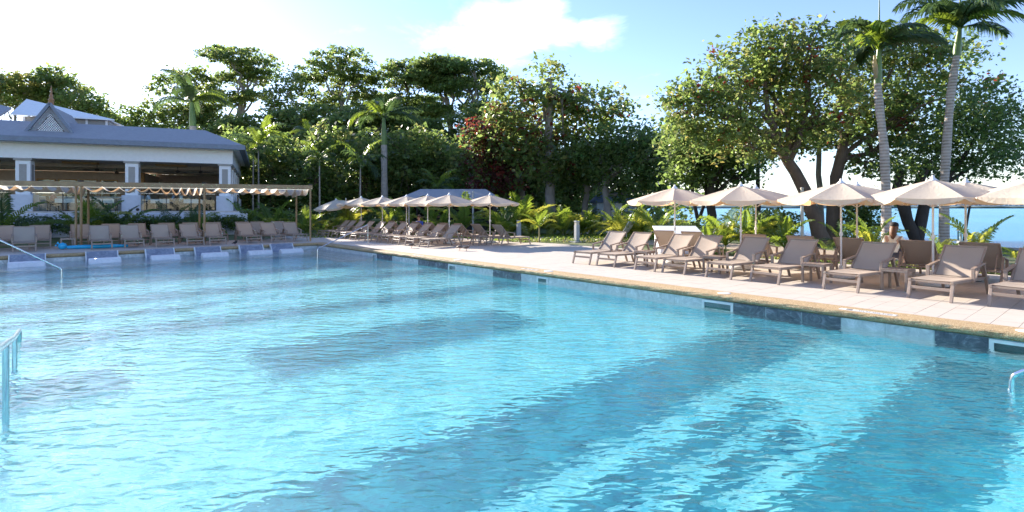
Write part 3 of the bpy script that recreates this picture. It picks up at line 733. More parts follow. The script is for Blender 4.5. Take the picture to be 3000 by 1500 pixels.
def column(t, w, k=1.0):
    m = MB(); bbox(m, t - .5, t + .5, w - .5, w + .5, TZ, TZ + .97); base = bpart('pedestal', m, MT['stucco'], None, .012)
    m = MB(); bbox(m, t - .34, t + .34, w - .34, w + .34, TZ + .971, 4.42); sh = bpart('column', m, MT['trim'], None, .008)
    m = MB(); bbox(m, t - .17, t + .17, w - .352, w - .338, TZ + 1.15, 4.2); bpart('column_inlay', m, MT['panelgrey'], sh)
    m = MB(); bbox(m, t + .338, t + .352, w - .17, w + .17, TZ + 1.15, 4.2); bpart('column_inlay', m, MT['panelgrey'], sh)
    m = MB(); bbox(m, t - .42, t + .42, w - .42, w + .42, 4.421, 4.55); bpart('column_cap', m, MT['panelgrey'], sh, .01)
for t in COLT: column(t, 0)
for w in (3.6, 7.2, 10.8, 14.4): column(0.0, w)
m = MB(); bbox(m, T0, .45, -.40, .40, 4.551, 5.42); bpart('entablature', m, MT['trim'])
m = MB(); bbox(m, -.40, .45, .401, 16, 4.552, 5.42); bpart('entablature', m, MT['trim'])
m = MB(); bbox(m, T0, -.41, .41, 16, 4.62, 4.7); bpart('ceiling', m, MT['ceil'])
for w in (4.2, 9.0):
    m = MB(); bbox(m, T0, -.42, w, w + .35, 4.38, 4.619); bpart('ceiling_beam', m, MT['ceil'])
for t in (-3.0, -8.0, -13.0, -17):
    for q in (0, .45):
        m = MB(); bbox(m, t - 1.3, t + .5, 2.6 + q, 2.85 + q, 4.50, 4.618); bpart('ceiling_slat', m, MT['wood'])
m = MB(); bbox(m, T0, -6.2, 9.6, 9.8, TZ, 4.37); bpart('back_wall', m, MT['inwall'])
m = MB(); bbox(m, -6.2, -.45, 15.7, 15.9, TZ, 4.6); bpart('back_wall', m, MT['inwall'])
m = MB(); bbox(m, -6.2, -6.0, 9.81, 15.69, TZ, 4.37); bpart('side_wall', m, MT['inwall'])
m = MB(); bbox(m, -6.6, -6.0, 9.0, 9.59, TZ, 4.37); bpart('wood_pillar', m, MT['wood'])
for k in range(4):
    t = -12.6 + k * 1.25
    m = MB()
    for a in ((t, t + 1.1, 2.3, 2.38), (t, t + 1.1, 3.72, 3.8), (t, t + .07, 2.38, 3.72), (t + 1.03, t + 1.1, 2.38, 3.72), (t + .07, t + 1.03, 3.1, 3.16)): bbox(m, a[0], a[1], 9.54, 9.599, a[2], a[3])
    wdw = bpart('window', m, MT['wood'])
    m = MB(); bbox(m, t + .07, t + 1.03, 9.57, 9.58, 2.38, 3.72); bpart('pane', m, MT['glass'], wdw)
# roofs
def roof_slab(name, pts, mat, th=.12, par=None):
    m = MB(); pts = [Vector(p) for p in pts]; n = (pts[1] - pts[0]).cross(pts[2] - pts[0]).normalized()
    if n.z > 0: n = -n
    m.prism(pts, n * th); return bpart(name, m, mat, par)
m = MB(); bbox(m, T0, 1.2, -1.35, -1.0, 5.42, 5.72); bbox(m, .85, 1.2, -.999, 17, 5.42, 5.721); bpart('gutter', m, MT['gutter'], None, .01)
m = MB(); bbox(m, T0, .84, -.999, 17, 5.425, 5.50); bpart('eave_soffit', m, MT['trim'])
roof_slab('roof', [BW(T0, -1.2, 5.74), BW(1.1, -1.2, 5.74), BW(-1.3, 1.6, 6.92), BW(T0, 1.6, 6.92)], MT['shingle'])
roof_slab('roof', [BW(1.1, -1.2, 5.741), BW(1.1, 16, 5.741), BW(-1.3, 13, 6.92), BW(-1.3, 1.6, 6.922)], MT['shingle'])
roof_slab('roof', [BW(-1.3, 1.6, 6.86), BW(-1.3, 14, 6.86), BW(-20, 14, 6.86), BW(-20, 1.6, 6.86)], MT['shingle'])
roof_slab('roof', [BW(T0-8, 1.8, 6.8), BW(-12.5, 1.8, 6.8), BW(-12.5, 4.9, 8.15), BW(-16.2, 7.2, 9.25), BW(T0-8, 7.2, 9.6)], MT['shingle'])
roof_slab('roof', [BW(-6.6, 7.6, 6.8), BW(-1.2, 7.6, 6.8), BW(-2.2, 10.4, 8.0), BW(-6.6, 10.4, 8.0)], MT['shingle'])
# clerestory, its roof coloured white to carry the sun glare
m = MB(); bbox(m, -11.9, -7.4, 4.9, 8.0, 6.85, 7.65); cl_ = bpart('clerestory', m, MT['panelgrey'])
for k in range(5):
    t = -11.85 + k * 1.1
    m = MB(); bbox(m, t - .06, t + .06, 4.82, 4.898, 6.865, 7.64); bpart('mullion', m, MT['trim'], cl_)
roof_slab('clerestory_roof', [BW(-12.4, 4.4, 7.68), BW(-6.9, 4.4, 7.68), BW(-7.4, 5.9, 7.80), BW(-12.2, 6.4, 9.0)], MT['sheet'], .06)
roof_slab('clerestory_roof', [BW(-12.4, 8.6, 7.68), BW(-6.9, 8.6, 7.68), BW(-7.4, 5.9, 7.81), BW(-12.2, 6.4, 9.01)], MT['sheet'], .06)
# lattice gable and spire
gt, gw = -9.1, -0.1
dorm = bpart('gable', MB().prism([BW(gt - 1.1, gw, 5.95), BW(gt + 1.1, gw, 5.95), BW(gt, gw, 7.70)], B2 * 4.0), MT['shingle'])
for sx in (-1, 1):
    m = MB(); m.bar(BW(gt + sx*1.28, gw - .12, 5.80), BW(gt, gw - .12, 7.80), .20, .15); bpart('bargeboard', m, MT['gutter'], dorm)
m = MB()
for i in range(-14, 15):
    x = i * .11
    for sg in (-1, 1):
        z0, z1 = 6.02, 7.2
        # clip the slanted lattice bars to the triangle
        pts = []
        for q in range(25):
            zz = z0 + (z1 - z0) * q / 24; xx = x + sg * (zz - 6.02) * .75
            if abs(xx) < .74 * (7.24 - zz) / 1.22: pts.append((xx, zz))
        if len(pts) > 2: m.bar(BW(gt + pts[0][0], gw - .03 - .012 * (sg > 0), pts[0][1]), BW(gt + pts[-1][0], gw - .03 - .012 * (sg > 0), pts[-1][1]), .02, .028)
lat = bpart('lattice', m, MT['trim'], dorm); lat['kind'] = 'stuff'
bpart('lattice_back', MB().prism([BW(gt - .78, gw - .012, 6.0), BW(gt + .78, gw - .012, 6.0), BW(gt, gw - .012, 7.28)], B2 * .008), MT['fanblk'], dorm)
m = MB(); m.lathe([(.13, 0), (.13, .25), (.17, .3), (.09, .4), (.09, .6), (.05, .65), (.05, .85), (.01, 1.15)], 10, BW(gt, gw + .1, 7.75)); bpart('spire', m, plain('copper_spire', (0.34, 0.17, 0.08), 0.5), dorm)
# glass balustrade panels
for a, b in ((-4.55, -.55), (-9.75, -5.6), (-14.85, -10.85)):
    m = MB(); bbox(m, a, b, -.72, -.68, TZ + 1.06, TZ + 1.10); rl = bpart('balustrade_rail', m, MT['steel'])
    n = 3
    for k in range(n):
        x0, x1 = a + (b - a) * k / n + .03, a + (b - a) * (k + 1) / n - .03
        m = MB(); bbox(m, x0, x1, -.705, -.695, TZ + .06, TZ + 1.058); bpart('glass_panel', m, MT['glass'], rl)
        if k: 
            xx = a + (b - a) * k / n
            m = MB(); bbox(m, xx - .02, xx + .02, -.72, -.68, TZ, TZ + 1.058); bpart('balustrade_post', m, MT['fanblk'], rl)
m = MB(); bbox(m, .66, .70, .6, 3.0, TZ + 1.06, TZ + 1.10); rl = bpart('balustrade_rail', m, MT['steel'])
m = MB(); bbox(m, .675, .685, .62, 3.0, TZ + .06, TZ + 1.058); bpart('glass_panel', m, MT['glass'], rl)
m = MB(); m.lathe([(.09, 0), (.09, .04), (.05, .05)], 14); o = m.build('wall_lamp', MT['fanblk'], bld); o.location = bld.matrix_basis.inverted() @ BW(-4.75, -.51, TZ + .1); o.rotation_euler = (math.radians(90), 0, BRZ)

def make_fan():
    root = empty('ceiling_fan')
    m = MB(); m.tube([(0, 0, 0), (0, 0, .38)], .018, 8); m.build('rod', MT['fanblk'], root)
    m = MB(); m.lathe([(.05, -.13), (.13, -.08), (.13, .0), (.06, .05)], 14); m.build('motor', MT['fanblk'], root)
    for k in range(5):
        a = k * 2 * math.pi / 5; d = Vector((math.cos(a), math.sin(a), 0))
        m = MB(); m.bar(d * .12 + Vector((0, 0, -.05)), d * .85 + Vector((0, 0, -.07)), .14, .012, (0, .15, 1)); m.build('blade', MT['fanblk'], root)
    return root
fan = make_fan()
for i, (t, w, lab) in enumerate([(-7.7, 3.6, 'bronze ceiling fan in front of the restaurant window row'), (-7.2, 6.5, 'bronze ceiling fan deeper inside above the window row'), (-3.1, 3.4, 'bronze ceiling fan in the corner bay nearest the middle column'), (-1.7, 3.2, 'bronze ceiling fan in the corner bay nearest the corner column'), (-13.2, 3.4, 'bronze ceiling fan in the bay past the second column')]):
    o = fan if i == 0 else copy_tree(fan); o.location = BW(t, w, 4.22); o.rotation_euler = (0, 0, rnd.uniform(0, 1)); tag(o, lab, 'ceiling fan', 'restaurant ceiling fans')

def make_dtable():
    root = empty('dining_table')
    m = MB(); m.box((-.45, -.45, .72), (.45, .45, .75)); m.build('table_top', MT['darkwood'], root, .006)
    m = MB()
    vs = []; fs = []
    for k, (x, y) in enumerate([(-.5, -.5), (.5, -.5), (.5, .5), (-.5, .5)]): vs += [(x, y, .757), (x * 1.02, y * 1.02, .50)]
    fs = [(0, 2, 4, 6)] + [(2*k, 2*k + 1, (2*k + 3) % 8, (2*k + 2) % 8) for k in range(4)]
    m.add(vs, fs); m.build('tablecloth', MT['cloth'], root)
    m = MB(); m.lathe([(.28, 0), (.28, .03), (.05, .06), (.05, .715)], 12); m.build('leg', MT['fanblk'], root)
    return root
def make_dchair():
    root = empty('dining_chair')
    m = MB(); m.box((-.23, -.22, .42), (.23, .22, .47)); m.build('seat', MT['darkwood'], root, .01)
    m = MB(); m.hexa([(-.23, .19, .471), (.23, .19, .471), (.23, .23, .471), (-.23, .23, .471), (-.21, .27, .92), (.21, .27, .92), (.21, .31, .92), (-.21, .31, .92)]); m.build('backrest', MT['darkwood'], root, .01)
    for sx in (-1, 1):
        for sy in (-1, 1):
            m = MB(); m.bar((sx*.20, sy*.19, .419), (sx*.215, sy*.205, 0), .035, .035); m.build('leg', MT['darkwood'], root)
    return root
dt, dc = make_dtable(), make_dchair(); seats = []; first = [True, True]
for i, t in enumerate([-1.9, -3.7, -6.6, -8.5, -11.6, -13.6]):
    o = dt if i == 0 else copy_tree(dt); loc = BW(t, .75, TZ); o.location = loc; o.rotation_euler = (0, 0, BRZ)
    tag(o, '%s white-clothed dining table behind the glass rail, counted from the corner column' % ords[i], 'dining table', 'restaurant tables behind the glass rail')
    for q, dx in enumerate((-.72, .72)):
        c = dc if first[0] else copy_tree(dc); first[0] = False
        c.location = BW(t + dx, .75, TZ); c.rotation_euler = (0, 0, BRZ + (math.pi/2 if dx < 0 else -math.pi/2)); seats.append((t + dx, .75, dx))
        tag(c, 'dark wicker dining chair on the %s side of the %s table from the corner column' % ('column' if dx > 0 else 'far', ords[i]), 'dining chair', 'restaurant chairs behind the glass rail')

# buffet counter inside
bf = empty('buffet_counter', BW(-8.6, 4.6, TZ), BRZ, 'long pale buffet counter with wooden lids inside the restaurant', 'counter')
m = MB(); m.box((-2.4, -.4, 0), (2.4, .4, .88)); m.build('body', MT['panelgrey'], bf, .01)
m = MB(); m.box((-2.5, -.5, .881), (2.5, .5, .95)); m.build('counter_top', MT['cloth'], bf, .01)
for k in range(6):
    m = MB(); m.lathe([(.26, 0), (.26, .05), (.2, .14), (.03, .2)], 14, (-2.0 + .8 * k, 0, .951)); m.build('dish_lid', MT['wood'], bf)

# ------------------------------------------------------------------ pergola with swagged canopy
MT['pwood'] = plain('tan_timber', (0.33, 0.22, 0.115), 0.6, var=0.2, scale=3)
PA = Vector((-18.7, 23.7, 0)); PD = Vector((8.5, 3.9, 0)).normalized(); PN = Vector((-.55, .835, 0)).normalized(); BAY = 4.68; PH = 2.72
perg = empty('pergola', PA + PD * (2 * BAY), 0, 'long tan timber pergola with swagged cream cloth beside the pool', 'pergola')
def PW(t, d, z): return PA + PD * t + PN * d + Vector((0, 0, z))
for d in (0, 3.2):
    m = MB(); m.bar(PW(-BAY - .1, d, PH), PW(2*BAY + .1, d, PH), .12, .20); m.build('beam', MT['pwood'], perg, world=True)
    for t in (-BAY, 0, BAY, 2*BAY):
        m = MB(); m.bar(PW(t, d, 0), PW(t, d, PH - .102), .068, .068, (0, 1, 0)); m.build('post', MT['pwood'], perg, world=True)
        m = MB(); m.bar(PW(t, d, PH + .102), PW(t, d, PH + .16), .14, .14, (0, 1, 0)); m.build('post_cap', MT['dark'], perg, world=True)
    if d == 0:
        m = MB(); m.bar(PW(-.18, d, 0), PW(-.18, d, PH - .102), .062, .062, (0, 1, 0)); m.build('post', MT['pwood'], perg, world=True)
for t in (-BAY, 0, BAY, 2*BAY):
    m = MB(); m.bar(PW(t, .062, PH), PW(t, 3.138, PH), .10, .16); m.build('cross_beam', MT['pwood'], perg, world=True)
m = MB(); m.bar(PW(-BAY, .085, PH - .125), PW(2*BAY, .085, PH - .125), .012, .012); m.build('cable', MT['steel'], perg, world=True)
def swag_cloth(t0, knots):
    "cloth hung on cables: sagging between the knots (positions along the bay)"
    vs = []; fs = []; nd = 6; cols = 0; n_in = 8
    for k in range(len(knots) - 1):
        a, b = knots[k], knots[k+1]
        for i in range(n_in + (1 if k == len(knots) - 2 else 0)):
            f = i / n_in; ln = b - a; sag = max(.20, math.sqrt(max(0, .62**2 - ln**2)) * .62)
            for j in range(nd + 1):
                g = j / nd
                vs.append(PW(t0 + a + ln * f, .10 + 3.0 * g, PH - .09 - sag * (1 - (2*f - 1) ** 2) * (1 + .12 * math.sin(5 * g + k)) + .01 * math.sin(9*g + 3*f)))
            cols += 1
    for i in range(cols - 1):
        for j in range(nd): fs.append((i*(nd+1) + j, i*(nd+1) + j + 1, (i+1)*(nd+1) + j + 1, (i+1)*(nd+1) + j))
    m = MB(); m.add(vs, fs, True); return m.build('canopy_cloth', MT['canvas'], perg, world=True)
def kn(widths):
    t = .06; r = [t]; sc = (BAY - .12) / sum(widths)
    for w in widths: t += w * sc; r.append(t)
    return r
swag_cloth(-BAY, kn([.6, .55, .62, .55, .5, .5, .45, .4, .28])); swag_cloth(0, kn([.85, .8, .75, .72, .62, .55, .48, .42, .38, .3])); swag_cloth(BAY, kn([.6, .58, .55, .52, .5, .46, .44, .4, .36, .3]))

# ------------------------------------------------------------------ bar hut, changing hut, kiosk
def hut(name, u0, u1, Y, eave_z, ridge_z, depth, mats, lab, open_front=True, over=.5):
    a, b = PG(u0, Y), PG(u1, Y); L = (b - a).length; root = empty(name, (a + b) / 2, 0, lab, 'hut')
    h = L / 2
    m = MB(); m.prism([(-h - over, -depth/2 - over, eave_z), (h + over, -depth/2 - over, eave_z), (h * .78, 0, ridge_z), (-h * .78, 0, ridge_z)], (0, 0, -.1)); rf = m.build('roof', mats['roof'], root)
    m = MB(); m.prism([(-h - over, depth/2 + over, eave_z), (h + over, depth/2 + over, eave_z), (h * .78, .01, ridge_z), (-h * .78, .01, ridge_z)], (0, 0, -.1)); m.build('roof', mats['roof'], root)
    for sx in (-1, 1):
        m = MB(); m.prism([(sx*(h + over), -depth/2 - over, eave_z + .002), (sx*(h + over), depth/2 + over, eave_z + .002), (sx*h*.78, 0, ridge_z + .002)], (0, 0, -.1)); m.build('roof', mats['roof'], root)
    m = MB(); m.box((-h, depth/2 - .15, 0), (h, depth/2, eave_z - .1)); m.build('back_wall', mats['wall'], root)
    for sx in (-1, 1):
        m = MB(); m.box((sx*h - .1, -depth/2, 0), (sx*h + .1, depth/2 - .16, eave_z - .1)); m.build('side_wall', mats['wall'], root)
    if open_front:
        m = MB(); m.box((-h + .2, -depth/2 + .1, 0), (h - .2, -depth/2 + .5, 1.0)); m.build('counter_front', mats['wall'], root)
        m = MB(); m.box((-h + .12, -depth/2 - .05, 1.001), (h - .12, -depth/2 + .6, 1.07)); m.build('counter_top', mats['top'], root)
        for k in range(4):
            x = -h + 2 * h * (k + .5) / 4
            m = MB(); m.box((x - .06, -depth/2 - .02, 1.071), (x + .06, -depth/2 + .1, eave_z - .1)); m.build('post', mats['wall'], root)
    else:
        m = MB(); m.box((-h + .12, -depth/2, 0), (-.5, -depth/2 + .12, eave_z - .1)); m.box((.5, -depth/2, 0), (h - .12, -depth/2 + .12, eave_z - .1)); m.box((-.5, -depth/2, 2.1), (.5, -depth/2 + .12, eave_z - .1)); m.build('front_wall', mats['wall'], root)
        m = MB(); m.box((-.45, -depth/2 + .03, 0), (.45, -depth/2 + .08, 2.08)); d = m.build('door', mats['door'], root)
        m = MB(); m.lathe([(.03, 0), (.03, .05)], 8, (.35, -depth/2 - .02, 1.0)); m.build('handle', MT['steel'], d)
    return root
dk = plain('dark_timber', (0.035, 0.03, 0.028), 0.7)
hut('beach_bar', 1205, 1450, 40, 2.30, 3.05, 4.0, dict(roof=MT['shingle'], wall=dk, top=MT['wood']), 'open bar hut with grey shingle roof behind the umbrellas')
bluegrey = plain('pale_blue_boards', (0.42, 0.50, 0.58), 0.7)
hut('changing_hut', 1745, 1850, 46, 2.2, 3.0, 3.0, dict(roof=plain('slate_blue_roof', (0.10, 0.15, 0.24), 0.7), wall=bluegrey, door=MT['white'], top=MT['wood']), 'small pale blue hut with slate roof behind the areca palms', False, .3)
# white kiosk with a lean-to lid and a printed sign
kz = PG(1985, 21.0, 0); kr = -.12
kio = empty('kiosk', kz, kr, 'white box kiosk with sloping lid and a pink picture sign', 'kiosk')
m = MB(); m.prism([(-.75, -.65, 0), (-.75, .85, 0), (-.75, .85, .88), (-.75, -.65, .60)], (1.55, 0, 0)); m.build('body', MT['white'], kio, .008)
m = MB(); m.prism([(-.82, -.74, .60), (-.82, .93, .915), (-.82, .93, .965), (-.82, -.74, .65)], (1.69, 0, 0)); m.build('lid', MT['white'], kio, .006)
m = MB(); m.box((-.60, -.672, .06), (.0, -.652, .58)); sg = m.build('sign_board', MT['plaque'], kio)
pink = plain('pink_print', (0.75, 0.05, 0.38), 0.5)
for k in range(2):
    m = MB(); m.box((-.56 + .27*k, -.676, .17), (-.33 + .27*k, -.6722, .33)); pc = m.build('picture', pink, sg)
    m = MB(); m.lathe([(.055, 0), (.055, .002)], 14); o = m.build('picture_disc', MT['ink'], pc); o.location = (-.445 + .27*k, -.679, .265); o.rotation_euler = (math.radians(90), 0, 0)
    m = MB(); m.lathe([(.022, 0), (.022, .002)], 12); o = m.build('picture_disc', plain('yellow_print', (.7, .6, .1), .5), pc); o.location = (-.445 + .27*k, -.682, .265); o.rotation_euler = (math.radians(90), 0, 0)
fc = bpy.data.curves.new('sign_text', 'FONT'); fc.body = 'HOS DON'; fc.size = .12; fc.extrude = .001
tmp = bpy.data.objects.new('tmp', fc); col.objects.link(tmp); dg = bpy.context.evaluated_depsgraph_get()
tme = bpy.data.meshes.new_from_object(tmp.evaluated_get(dg)); bpy.data.objects.remove(tmp); tme.materials.clear(); tme.materials.append(MT['ink'])
dep = obj_from('lettering', tme, sg); dep.location = (-.57, -.674, .42); dep.rotation_euler = (math.radians(90), 0, 0)

# ------------------------------------------------------------------ bollard lamps, lamp post, leaning mast, posts
MT['bgrey'] = plain('grey_bollard', (0.36, 0.38, 0.40), 0.55)
def bollard(u, Y, h, lab, square=True):
    root = empty('bollard_lamp', PG(u, Y, -.02), .5, lab, 'bollard lamp')
    if square:
        m = MB(); m.box((-.10, -.10, .05), (.10, .10, h * .8)); m.build('shaft', MT['bgrey'], root, .006)
        m = MB(); m.box((-.085, -.085, h*.8 + .001), (.085, .085, h * .94)); m.build('lens', plain('lamp_lens', (0.45, 0.42, 0.36), .4), root)
        m = MB(); m.box((-.105, -.105, h*.94 + .001), (.105, .105, h)); m.build('cap', MT['bgrey'], root, .006)
        m = MB(); m.box((-.3, -.3, 0), (.3, .3, .049)); m.build('base', MT['bgrey'], root)
    else:
        m = MB(); m.lathe([(.11, 0), (.10, .02), (.10, h * .62)], 20); m.build('shaft', MT['pole'], root)
        m = MB(); m.lathe([(.085, h*.62), (.085, h*.93)], 20); m.build('lens', MT['glass'], root)
        m = MB(); m.lathe([(.03, h*.62), (.03, h*.85)], 10); m.build('bulb', MT['plastic'], root)
        m = MB(); m.lathe([(.10, h*.93), (.105, h*.95), (.10, h), (.02, h + .01)], 20); m.build('cap', MT['bgrey'], root)
bollard(1520, 31.5, .98, 'square grey bollard lamp in front of the areca palms, beside the young palm'); bollard(1690, 27.2, 1.06, 'square grey bollard lamp standing alone on the path edge'); bollard(2815, 17.5, 1.05, 'round bollard lamp with clear lens before the sea', False)
root = empty('lamp_post', PG(1386, 35, 0), 0, 'slim grey lamp post with white floodlight above the bar roof', 'lamp post')
m = MB(); m.tube([(0, 0, 0), (0, 0, 2.75)], [.07, .06], 10); m.build('pole', MT['bgrey'], root)
m = MB(); m.tube([(0, 0, 2.6), (-.2, -.05, 2.62)], .025, 8); m.build('arm', MT['bgrey'], root)
m = MB(); m.hexa([(-.45, -.2, 2.52), (-.15, -.2, 2.52), (-.15, .1, 2.52), (-.45, .1, 2.52), (-.42, -.15, 2.64), (-.18, -.15, 2.64), (-.18, .08, 2.64), (-.42, .08, 2.64)]); m.build('floodlight', MT['plastic'], root, .01)
def post(u, Y, z1, r, mat, lab, lean=0.0, name='timber_post'):
    root = empty(name, PG(u, Y, -.05), 0, lab, 'post')
    m = MB(); m.tube([(0, 0, 0), (lean * .5, 0, z1 * .5), (lean, 0, z1)], [r, r * .95, r * .9], 10); m.build('shaft', mat, root)
    m = MB(); m.lathe([(r * 1.15, 0), (r * 1.15, .03), (r * .5, .06)], 10, (lean, 0, z1)); m.build('cap', mat, root)
post(2350, 24.5, 2.6, .07, plain('weathered_post', (0.50, 0.47, 0.40), .8), 'pale weathered post in front of the leaning tree trunk')
post(2822, 26.0, 2.9, .05, MT['dark'], 'black leaning mast at the water before the distant hotel', .5, 'mast')
post(1880, 31.0, 1.2, .12, MT['dark'], 'black post standing between the palms near the kiosk', 0, 'dark_post')
post(1198, 31.0, 1.9, .035, MT['bgrey'], 'thin grey post behind the middle umbrellas', 0, 'grey_post')
# ------------------------------------------------------------------ trees
def mat_leaf(name, a, b, trans=0.42, tcol=None, rough=0.34):
    M = Mat(name); n = M.noise(0.55, 3); n2 = M.noise(7.0, 2)
    c = M.mix(n2, a, b); c = M.mix(M.ramp(n, [(0.35, (0, 0, 0)), (0.7, (0.6, 0.6, 0.6))]), c, tuple(x * .62 for x in a))
    M.set(color=c, rough=rough, spec=0.5)
    t = M.node('ShaderNodeBsdfTranslucent'); t.inputs['Color'].default_value = (*(tcol or tuple(min(1, x * 2.8) for x in b)), 1)
    mx = M.node('ShaderNodeMixShader'); mx.inputs[0].default_value = trans
    M.link(M.b.outputs[0], mx.inputs[1]); M.link(t.outputs[0], mx.inputs[2]); M.link(mx.outputs[0], M.out.inputs[0])
    return M.m
def mat_bark(name, a, b, sc=6):
    M = Mat(name); p = M.coords(); n = M.noise(sc, 6, .65, M.mapping(p, (1, 1, .35)), .8); n2 = M.noise(1.2, 3, .5, p)
    c = M.mix(n, a, b); c = M.mix(M.ramp(n2, [(.45, (0, 0, 0)), (.7, (.5, .5, .5))]), c, tuple(x * .6 for x in a))
    return M.set(color=c, rough=.9, normal=M.bump(n, .8, .05)).m
def mat_palm_bark():
    M = Mat('ringed_palm_bark'); p = M.coords()
    w = M.node('ShaderNodeTexWave'); w.bands_direction = 'Z'; w.inputs['Scale'].default_value = 2.6; w.inputs['Distortion'].default_value = 1.2; w.inputs['Detail'].default_value = 3; M.link(p, w.inputs['Vector'])
    n = M.noise(4, 6, .65, p)
    c = M.mix(w.outputs['Color'], (.20, .17, .145), (.42, .38, .34)); c = M.mix(M.ramp(n, [(.4, (0, 0, 0)), (.7, (.7, .7, .7))]), c, (.50, .44, .40))
    return M.set(color=c, rough=.85, normal=M.bump(w.outputs['Color'], .4, .02)).m
LF = dict(dark=mat_leaf('dark_leaf', (.046, .080, .022), (.095, .138, .036)), mid=mat_leaf('green_leaf', (.068, .112, .028), (.14, .19, .05)), olive=mat_leaf('olive_leaf', (.10, .115, .03), (.20, .21, .07), .36),
          yel=mat_leaf('yellowing_leaf', (.14, .13, .035), (.22, .19, .055), .35), red=mat_leaf('red_leaf', (.14, .022, .016), (.22, .04, .025), .25), maroon=mat_leaf('maroon_leaf', (.06, .022, .018), (.11, .04, .03), .3),
          palm=mat_leaf('palm_leaflet', (.055, .105, .016), (.12, .19, .035), .40, (.34, .46, .05)), palmy=mat_leaf('yellow_palm_leaflet', (.16, .19, .03), (.30, .32, .06), .45, (.62, .62, .08)), palmd=mat_leaf('dark_palm_leaflet', (.025, .055, .016), (.06, .10, .03), .3),
          dry=mat_leaf('dry_frond', (.26, .19, .10), (.40, .32, .19), .3))
BK = dict(grey=mat_bark('grey_bark', (.17, .15, .13), (.36, .32, .28)), brown=mat_bark('brown_bark', (.075, .052, .038), (.20, .145, .105)), dark=mat_bark('dark_bark', (.022, .018, .016), (.075, .06, .05)), palm=mat_palm_bark(),
          shaft=plain('green_crownshaft', (.11, .18, .04), .4, var=.25, scale=2), stemg=plain('palm_stem', (.22, .20, .09), .7))

def leaves(rg, centers, radii, n_clump, per, size, sigma, up=.35, shell=.45, droop=0.0, zs=.62):
    "leaf quads in clumps through ellipsoids; returns verts, faces"
    C = np.asarray(centers, float); R = np.asarray(radii, float)
    vol = R.prod(1) ** (2/3); nb = np.maximum(2, (n_clump * vol / vol.sum()).astype(int))
    cc = []
    for i in range(len(C)):
        d = rg.normal(size=(nb[i], 3)); d /= np.linalg.norm(d, axis=1)[:, None]
        r = shell + (1 - shell) * rg.random(nb[i]) ** .6
        cc.append(C[i] + d * r[:, None] * R[i])
    cc = np.concatenate(cc); k = len(cc)
    sg = sigma * (0.6 + .8 * rg.random(k))
    pos = np.repeat(cc, per, 0) + np.clip(rg.normal(size=(k * per, 3)), -1.7, 1.7) * np.repeat(sg, per)[:, None] * np.array([1, 1, zs])
    n = len(pos); nr = rg.normal(size=(n, 3)); nr[:, 2] = np.abs(nr[:, 2]) + up; nr /= np.linalg.norm(nr, axis=1)[:, None]
    a = rg.normal(size=(n, 3)); a[:, 2] -= droop; a -= nr * (a * nr).sum(1)[:, None]; a /= np.linalg.norm(a, axis=1)[:, None]
    b = np.cross(nr, a); L = size * (.5 + 1.0 * rg.random(n) ** 1.5)[:, None]; w = L * (.26 + .10 * rg.random(n)[:, None])
    V = np.empty((n, 4, 3)); V[:, 0] = pos - a * L * .5; V[:, 1] = pos + b * w + a * L * .08; V[:, 2] = pos + a * L * .5; V[:, 3] = pos - b * w + a * L * .08
    V[:, [1, 3]] += (nr * w * .25)[:, None, :]
    return V.reshape(-1, 3), np.arange(4 * n).reshape(-1, 4)
def crown_obj(name, parent, base, rg, centers, radii, n_clump, per, size, sigma, mats, probs, **kw):
    V, F = leaves(rg, centers, radii, n_clump, per, size, sigma, **kw)
    V = V - np.array(base)
    cl = len(F) // per
    idx = np.repeat(rg.choice(len(mats), cl, p=probs), per)
    ch = rg.random(len(F)) < .3; idx[ch] = rg.choice(len(mats), ch.sum(), p=probs)
    return obj_from(name, quads_mesh(name, V, F, None, mat_idx=idx[:len(F)], mats=mats), parent)
def wob(p, q, n, amp, rg):
    p, q = Vector(p), Vector(q); L = (q - p).length; pts = []
    for i in range(n + 1):
        f = i / n; o = Vector(rg.normal(size=3)) * amp * L * math.sin(math.pi * f)
        pts.append(p.lerp(q, f) + o)
    return pts
